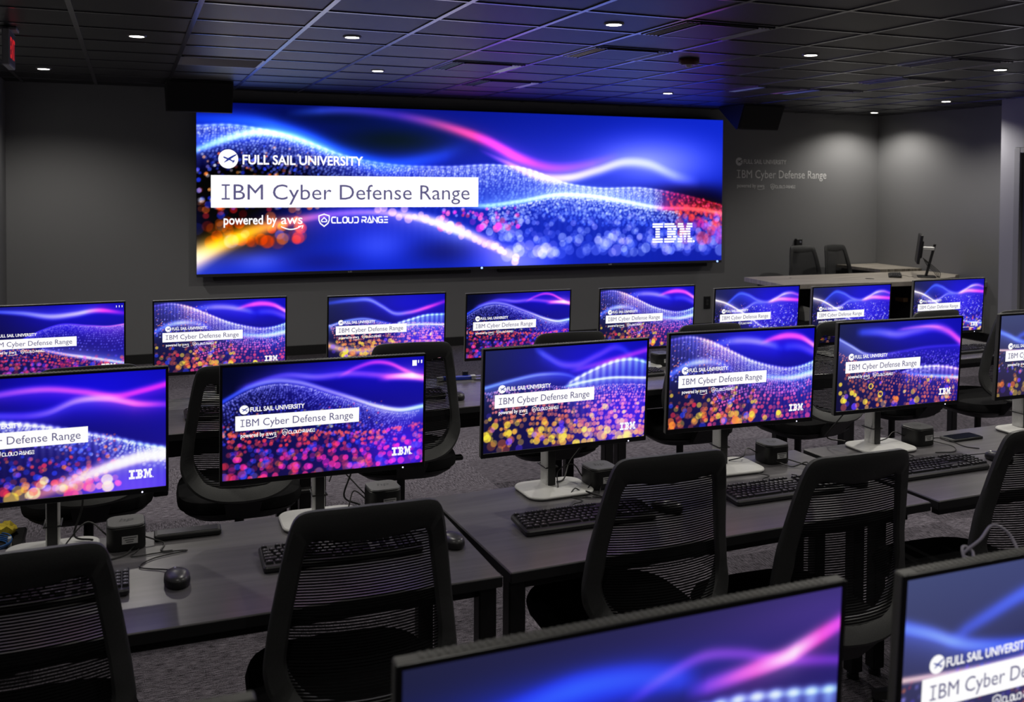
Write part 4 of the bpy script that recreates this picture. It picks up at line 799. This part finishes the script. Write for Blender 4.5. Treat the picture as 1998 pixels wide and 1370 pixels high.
MICE = [(.112, 2.735, .1, 'dark mouse on open table beside its loose looped cord, left table of near row', [(0, .055, .016), (-.02, .1, .004), (-.075, .15, .003), (-.03, .2, .003), (.06, .22, .003), (-.01, .235, .003), (-.085, .24, .003), (-.06, .3, .003), (-.09, .36, .003)], 0),
        (.865, 2.735, .15, 'dark mouse next to the near row table seam', [(0, .055, .016), (-.03, .12, .003), (-.06, .2, .003), (-.02, .3, .003)], 0),
        (1.605, 2.77, .5, 'dark mouse seen through the chair right of the table seam', [(0, .055, .016), (-.02, .12, .003), (-.02, .2, .003), (-.05, .26, .003)], 0),
        (2.36, 2.775, .3, 'dark mouse seen through the chair below the yellow ring monitor', [(0, .055, .016), (-.04, .1, .003), (-.08, .2, .003)], 0),
        (3.09, 2.81, .2, 'dark mouse seen through the chair at the right edge', [(0, .055, .016), (-.05, .11, .003), (-.15, .14, .003)], 0),
        (1.478, 4.585, .0, 'dark mouse on the far row beside a chair frame and purple lit table', [(0, .055, .016), (.0, .12, .003), (-.07, .2, .003)], 1)]
for i, (x, y, a, l, cp, far) in enumerate(MICE):
    c = M0 if i == 0 else copy_tree(M0)
    c.location = (x, y, .7372); c.rotation_euler = (0, 0, a); tag(c, l, 'mouse', 'mice on the far row' if far else 'mice on the near row')
    MICE[i] = (c, cp)
for c, cp in MICE: MB().tube(curve(cp, 6), .0019, 5).build('cord', M_CORD, c, True)
# ------------------------------------------------------------------ docks with cables
def make_dock():
    r = empty('docking_box')
    MB().rrect(0, 0, .104, .104, .028, .001, .068, .003, 6).build('body', M_DOCK, r, True)
    MB().rrect(0, 0, .1035, .1035, .028, .067, .074, .003, 6).build('top_cap', mat('dock_cap', (.06, .06, .062), .4, noise=.08, scale=200), r, True)
    Ink().text('hp', -.019, .019, -.006, .017, .012, 'x', .25).build('lettering', M_INK, r, Matrix.Translation((0, 0, .0745)))
    s = Ink().rect(-.012, .03, .022, .044); s.build('sticker', M_STICK, r, plane((0, -.0525, 0)))
    g = Ink()
    for k, (a, c) in enumerate([(-.009, .027), (-.004, .02), (-.001, .018)]): g.rect(a, c, .038-.006*k, .0405-.006*k)
    g.build('print', M_INK, r, plane((0, -.0528, 0)))
    return r
D0 = make_dock()
DOCKS = [(-.012, 3.07, .03, 'black rounded docking box with white sticker, left of the slim black bar', [[(.02, -.05, .012), (-.01, -.09, .004), (-.07, -.11, .003), (-.12, -.1, .003)], [(-.05, .02, .03), (-.1, .04, .07), (-.15, .02, .03), (-.17, -.02, .005)], [(.05, 0, .02), (.1, -.03, .004), (.09, -.09, .003), (.12, -.1, .003)]]),
         (.757, 3.13, .05, 'docking box behind the chair, showing only its pale top', [[(-.05, .0, .03), (-.09, .02, .06), (-.12, -.02, .02), (-.15, .0, .003)], [(-.04, .04, .03), (-.1, .07, .1), (-.14, .05, .14), (-.17, .02, .1)]]),
         (1.515, 3.085, .05, 'docking box with bluish top half hidden by the chair right of the table seam', [[(-.05, -.03, .02), (-.09, -.06, .004), (-.12, -.05, .02), (-.15, -.08, .003), (-.09, -.11, .003)], [(-.05, .03, .03), (-.09, .03, .08), (-.13, .06, .05), (-.16, .0, .015)], [(-.02, -.05, .015), (-.06, -.1, .003), (-.1, -.09, .02), (-.05, -.13, .003)]]),
         (2.268, 3.125, .0, 'black docking box beside the white base of the orange tipped crest monitor', [[(-.05, .02, .03), (-.09, .03, .05), (-.13, .0, .03), (-.18, .02, .015)], [(-.02, -.055, .015), (.02, -.1, .003), (.07, -.12, .02), (.06, -.15, .003)], [(.04, -.05, .015), (.08, -.08, .003), (.1, -.15, .003)]]),
         (2.985, 3.125, .05, 'black docking box between the white base and the flat black tablet', [[(-.05, .02, .03), (-.1, .03, .05), (-.15, .02, .03), (-.2, .04, .015)], [(.05, -.03, .012), (.09, -.1, .003), (.03, -.16, .003), (-.05, -.14, .003)], [(.05, .0, .012), (.1, -.04, .02), (.13, -.12, .003), (.16, -.17, .003)]]),
         (2.86, 5.02, .05, 'docking box on the far row, partly behind the orange tipped crest monitor', [[(-.05, -.03, .02), (-.1, -.04, .06), (-.14, -.05, .03), (-.17, -.08, .003)]])]
dk = []
for i, (x, y, a, l, cs) in enumerate(DOCKS):
    c = D0 if i == 0 else copy_tree(D0); c.location = (x, y, .737); c.rotation_euler = (0, 0, a); tag(c, l, 'docking station', 'docking boxes on the tables'); dk.append((c, cs))
for c, cs in dk:
    for p in cs: MB().tube(curve(p, 7), .0023, 5).build('cable', M_CORD, c, True)
# cables hanging along the necks
def cord(name, pts, r, m, label, cat='cable', n=7): return tag(MB().tube(curve(pts, n), r, 6).build(name, m, None, True), label, cat)
cord('display_cable', [(-.19, 3.14, 1.05), (-.135, 3.16, .95), (-.13, 3.16, .84), (-.15, 3.13, .765), (-.1, 3.1, .755)], .003, M_CORD, 'black cable hanging beside the silver neck of the monitor cut by the left edge')
cord('display_cable', [(.6, 3.12, 1.0), (.66, 3.15, .92), (.665, 3.18, .85), (.64, 3.17, .775), (.69, 3.16, .745)], .003, M_CORD, 'black cable hanging beside the silver neck of the red dotted monitor')
cord('display_cable', [(1.43, 3.13, .98), (1.5, 3.18, .88), (1.45, 3.19, .8), (1.41, 3.15, .755), (1.37, 3.12, .756)], .003, M_CORD, 'dark cable drooping behind the yellow dotted monitor onto its white base')
cord('display_cable', [(2.69, 3.16, .92), (2.65, 3.2, .85), (2.62, 3.24, .77), (2.68, 3.2, .755)], .003, M_CORD, 'black cable drooping left of the yellow ring monitor neck')
cord('usb_cable', [(1.33, 1.25, 1.1), (1.345, 1.295, 1.15), (1.362, 1.31, 1.158), (1.372, 1.30, 1.15), (1.355, 1.285, 1.146), (1.35, 1.3, 1.15), (1.40, 1.31, 1.165), (1.445, 1.325, 1.18), (1.47, 1.31, 1.165), (1.46, 1.27, 1.13)], .0027, mat('pale_cable', (.3, .28, .36), .4), 'pale curled cable sticking up behind the slate blue corner monitor')
cord('usb_cable', [(1.49, 1.26, 1.12), (1.495, 1.29, 1.16), (1.52, 1.31, 1.175), (1.56, 1.3, 1.16)], .0027, MATS['pale_cable'], 'pale cable arch at the right edge above the corner monitor')
# ------------------------------------------------------------------ things lying on the tables
r = empty('speaker_bar', (.158, 3.09, .737), -.03, 'slim black bar lying on the open left table behind the looped cord', 'sound bar')
MB().rrect(0, 0, .188, .056, .008, .001, .018, .003).build('body', M_DOCK, r, True); MB().box(-.085, .085, -.021, .021, .0178, .0192, .0005).build('top_panel', M_BEZ, r); MB().box(-.088, .088, -.0295, -.0275, .005, .014, .0005).build('front_grille', M_GRL, r)
r = empty('tablet', (3.215, 3.118, .737), .02, 'black tablet lying flat on the right table of the near row', 'tablet')
MB().rrect(0, 0, .175, .078, .012, .0005, .010, .002).build('body', M_BLACK, r, True); MB().rrect(.004, 0, .15, .066, .004, .0098, .0104, .0001).build('glass', mat('tablet_glass', (.01, .012, .02), .08, spec=.6), r); MB().box(-.09, -.0865, -.02, .02, .003, .007).build('edge_strip', M_SILV, r)
r = empty('packaged_cable', (1.62, 5.02, .737), -.06, 'blue and white packaged cable lying on the far row', 'cable package')
MB().rrect(0, 0, .20, .03, .006, .0005, .02, .003).build('sleeve', mat('blue_package', (.02, .05, .5), .35), r, True); MB().rrect(-.095, 0, .035, .034, .008, .0005, .022, .003).build('plug', mat('white_plug', (.6, .6, .62), .4), r, True); MB().rrect(.085, .0, .03, .033, .008, .0005, .022, .003).build('plug', MATS['white_plug'], r, True)
MB().tube(curve([(.09, 0, .01), (.16, .02, .006), (.2, -.01, .005), (.15, -.05, .004), (.08, -.04, .004)], 7), .0035, 6).build('cord', M_CORD, r, True); MB().rrect(.05, .03, .03, .024, .004, .0005, .04, .002).build('clip', M_BLACK, r, True)
# equipment case with cable coil and cloth
r = empty('equipment_case', (-.62, 4.12, 0), 0, 'black equipment case on the floor under the far row at the left edge', 'case')
MB().box(-.3, .24, -.16, .2, .0, .40, .012).build('shell', M_BLACK, r); MB().box(-.305, .245, -.165, .205, .40, .43, .008).build('lid', M_BLACK, r)
b = MB()
for k in range(5): b.tube([(.095*math.cos(t)*(1+.05*math.sin(3*t+k))+.005*k, .095*math.sin(t)+.004*k, .006+.0045*k) for t in [2*math.pi*i/28 for i in range(28)]], .0028, 6, True)
b.tube(curve([(.07, -.04, .006), (.03, -.1, .004), (-.06, -.11, .004), (-.12, -.08, .004)], 6), .0034, 6)
o = empty('ethernet_coil', (-.52, 4.10, .431), 0, 'coil of blue network cable lying on the black equipment case', 'cable coil'); b.build('coil', mat('blue_cable', (.02, .09, .28), .4), o, True)
MB().box(-.006, .006, -.012, .012, -.002, .034, .002, M=T(.105, .006, 0)).build('cable_tie', M_STICK, o)
rng = np.random.RandomState(5); rings = []
for j in range(7):
    t = j/6; rings.append([(.05*math.cos(a)*(1.1-.5*abs(t-.5))*(1+.25*rng.randn()*.4)+.0, -.045+.09*t, max(.003, .022+.02*math.sin(a)*(1+.4*rng.randn()))) for a in [2*math.pi*i/14 for i in range(14)]])
tag(MB().loft(rings).build('yellow_cloth', mat('yellow_cloth', (.55, .42, .03), .8, noise=.2, scale=80), None, True, (-.46, 4.24, .431)), 'crumpled bright yellow cloth on the black equipment case', 'cloth')
# ------------------------------------------------------------------ presenter desk
r = empty('presenter_desk', (7.6, 9.0, 0), 0, 'long wood topped presenter desk in the far right corner', 'desk')
top = [(-1.155, .44), (-1.24, -.415), (-.25, -.525), (.42, -.575), (1.23, -.3), (1.4, -.14), (1.49, -.1), (1.49, .44)]
MB().loft([[(x, y, z) for x, y in top] for z in (.69, .737)]).build('desktop', M_DESK, r)
M_PNL = mat('dark_desk_panel', (.012, .012, .015), .6)
MB().box(-1.0, -.97, -.3, .4, 0, .69).build('side_panel', M_PNL, r); MB().box(1.3, 1.33, -.05, .3, 0, .69).build('side_panel', M_PNL, r)
MB().box(-.97, 1.3, .2, .22, .12, .69).build('modesty_panel', M_PNL, r)
MB().box(.62, .64, -.3, .3, 0, .69).build('divider', M_PNL, r); MB().box(-.35, -.33, -.3, .3, 0, .69).build('divider', M_PNL, r)
MB().box(.64, 1.3, -.3, .3, .44, .46).build('shelf', M_PNL, r)
MB().lathe([(0, .7375), (.05, .7375), (.048, .7395), (0, .7395)], 24, M=T(.105, -.167)).build('grommet', M_BLACK, r)
MB().lathe([(0, .7374), (.012, .7374), (.012, .739), (0, .739)], 12, M=T(-.7, .2)).build('grommet', M_BLACK, r)
r = empty('return_desk', (8.75, 9.9, 0), 0, 'wood return with dark striped edge standing behind the presenter chairs', 'desk')
MB().loft([[(x, y, z) for x, y in ((-.27, -.36), (.345, -.39), (.345, .4), (-.31, .4))] for z in (.725, .762)]).build('return_top', M_DESK, r)
MB().loft([[(x, y, z) for x, y in ((-.272, -.366), (.346, -.396), (.346, -.39), (-.27, -.36))] for z in (.724, .761)]).build('edge_band', M_STRIPE, r)
MB().box(-.25, .33, -.33, .38, 0, .725, .004).build('cabinet', M_PNL, r)
tag(MB().box(-.16, .14, -.07, .07, 0, .045, .004).box(-.05, .1, -.05, .05, .045, .075, .003).build('wooden_block', wood('plain_wood', (.22, .12, .05), (.32, .19, .09), (4, 40, 40)), None, False, (8.32, 8.86, .46)), 'raw wooden block on the shelf under the presenter desk', 'wood block')
tag(MB().loft([[(-.1, -.06, 0), (.1, -.06, 0), (.1, .06, 0), (-.1, .06, 0)], [(-.11, -.06, .1), (.1, -.05, .08), (.1, .05, .08), (-.11, .05, .1)], [(-.1, -.02, .16), (.02, -.02, .13), (.02, .02, .13), (-.1, .02, .16)]]).build('paper_bag', mat('pale_paper', (.42, .42, .41), .8), None, False, (6.93, 8.9, .301)), 'pale paper bag standing below the presenter desk', 'paper bag')
tag(MB().box(-.27, .27, -.12, .14, 0, .3, .008).build('storage_box', M_PNL, None, False, (6.93, 8.92, 0)), 'dark box on the floor under the presenter desk, pale bag on it', 'box')
# presenter monitor seen from the side, keyboard
r = empty('presenter_monitor', (8.47, 8.80, .737), R(-131), 'black monitor seen side on at the right end of presenter desk', 'monitor')
MT = Matrix.Translation((0, -.08, .33)) @ Matrix.Rotation(R(-7), 4, 'X')
MB().box(-.275, .275, 0, .03, -.165, .165, .004, M=MT).box(-.2, .2, .028, .05, -.1, .1, .01, M=MT).build('housing', M_BLACK, r); MB().box(-.268, .268, -.0015, .001, -.158, .158, M=MT).build('screen', M_BEZ, r)
MB().loft([[(x, y, z) for x, y in ((-.03, .045), (.03, .045), (.03, .08), (-.03, .08))] if False else [(-.03, y0, z), (.03, y0, z), (.03, y0+.028, z), (-.03, y0+.028, z)] for y0, z in ((.0, .012), (.09, .38))]).build('neck', M_BLACK, r)
MB().box(-.04, .04, -.04, .1, .31, .35, .006).build('pivot', M_SILV, r); MB().rrect(0, .02, .24, .2, .03, .0, .014, .003).build('base', M_BLACK, r, True)
for k in range(4): MB().tube(curve([(.02*k-.03, -.02, .22), (.03*k-.04, .03+.02*k, .13), (.02*k, .1+.02*k, .06), (.03*k-.03, .13+.01*k, .012), (.05, .16, .006)], 6), .004, 5).build('cable', M_CORD, r, True)
c = copy_tree(K0); c.location = (8.2, 8.98, .7405); c.rotation_euler = (0, 0, R(-131)); tag(c, 'black keyboard on the presenter desk before the side on monitor', 'keyboard')
for q in list(c.keys()):
    if q == 'group': del c['group']
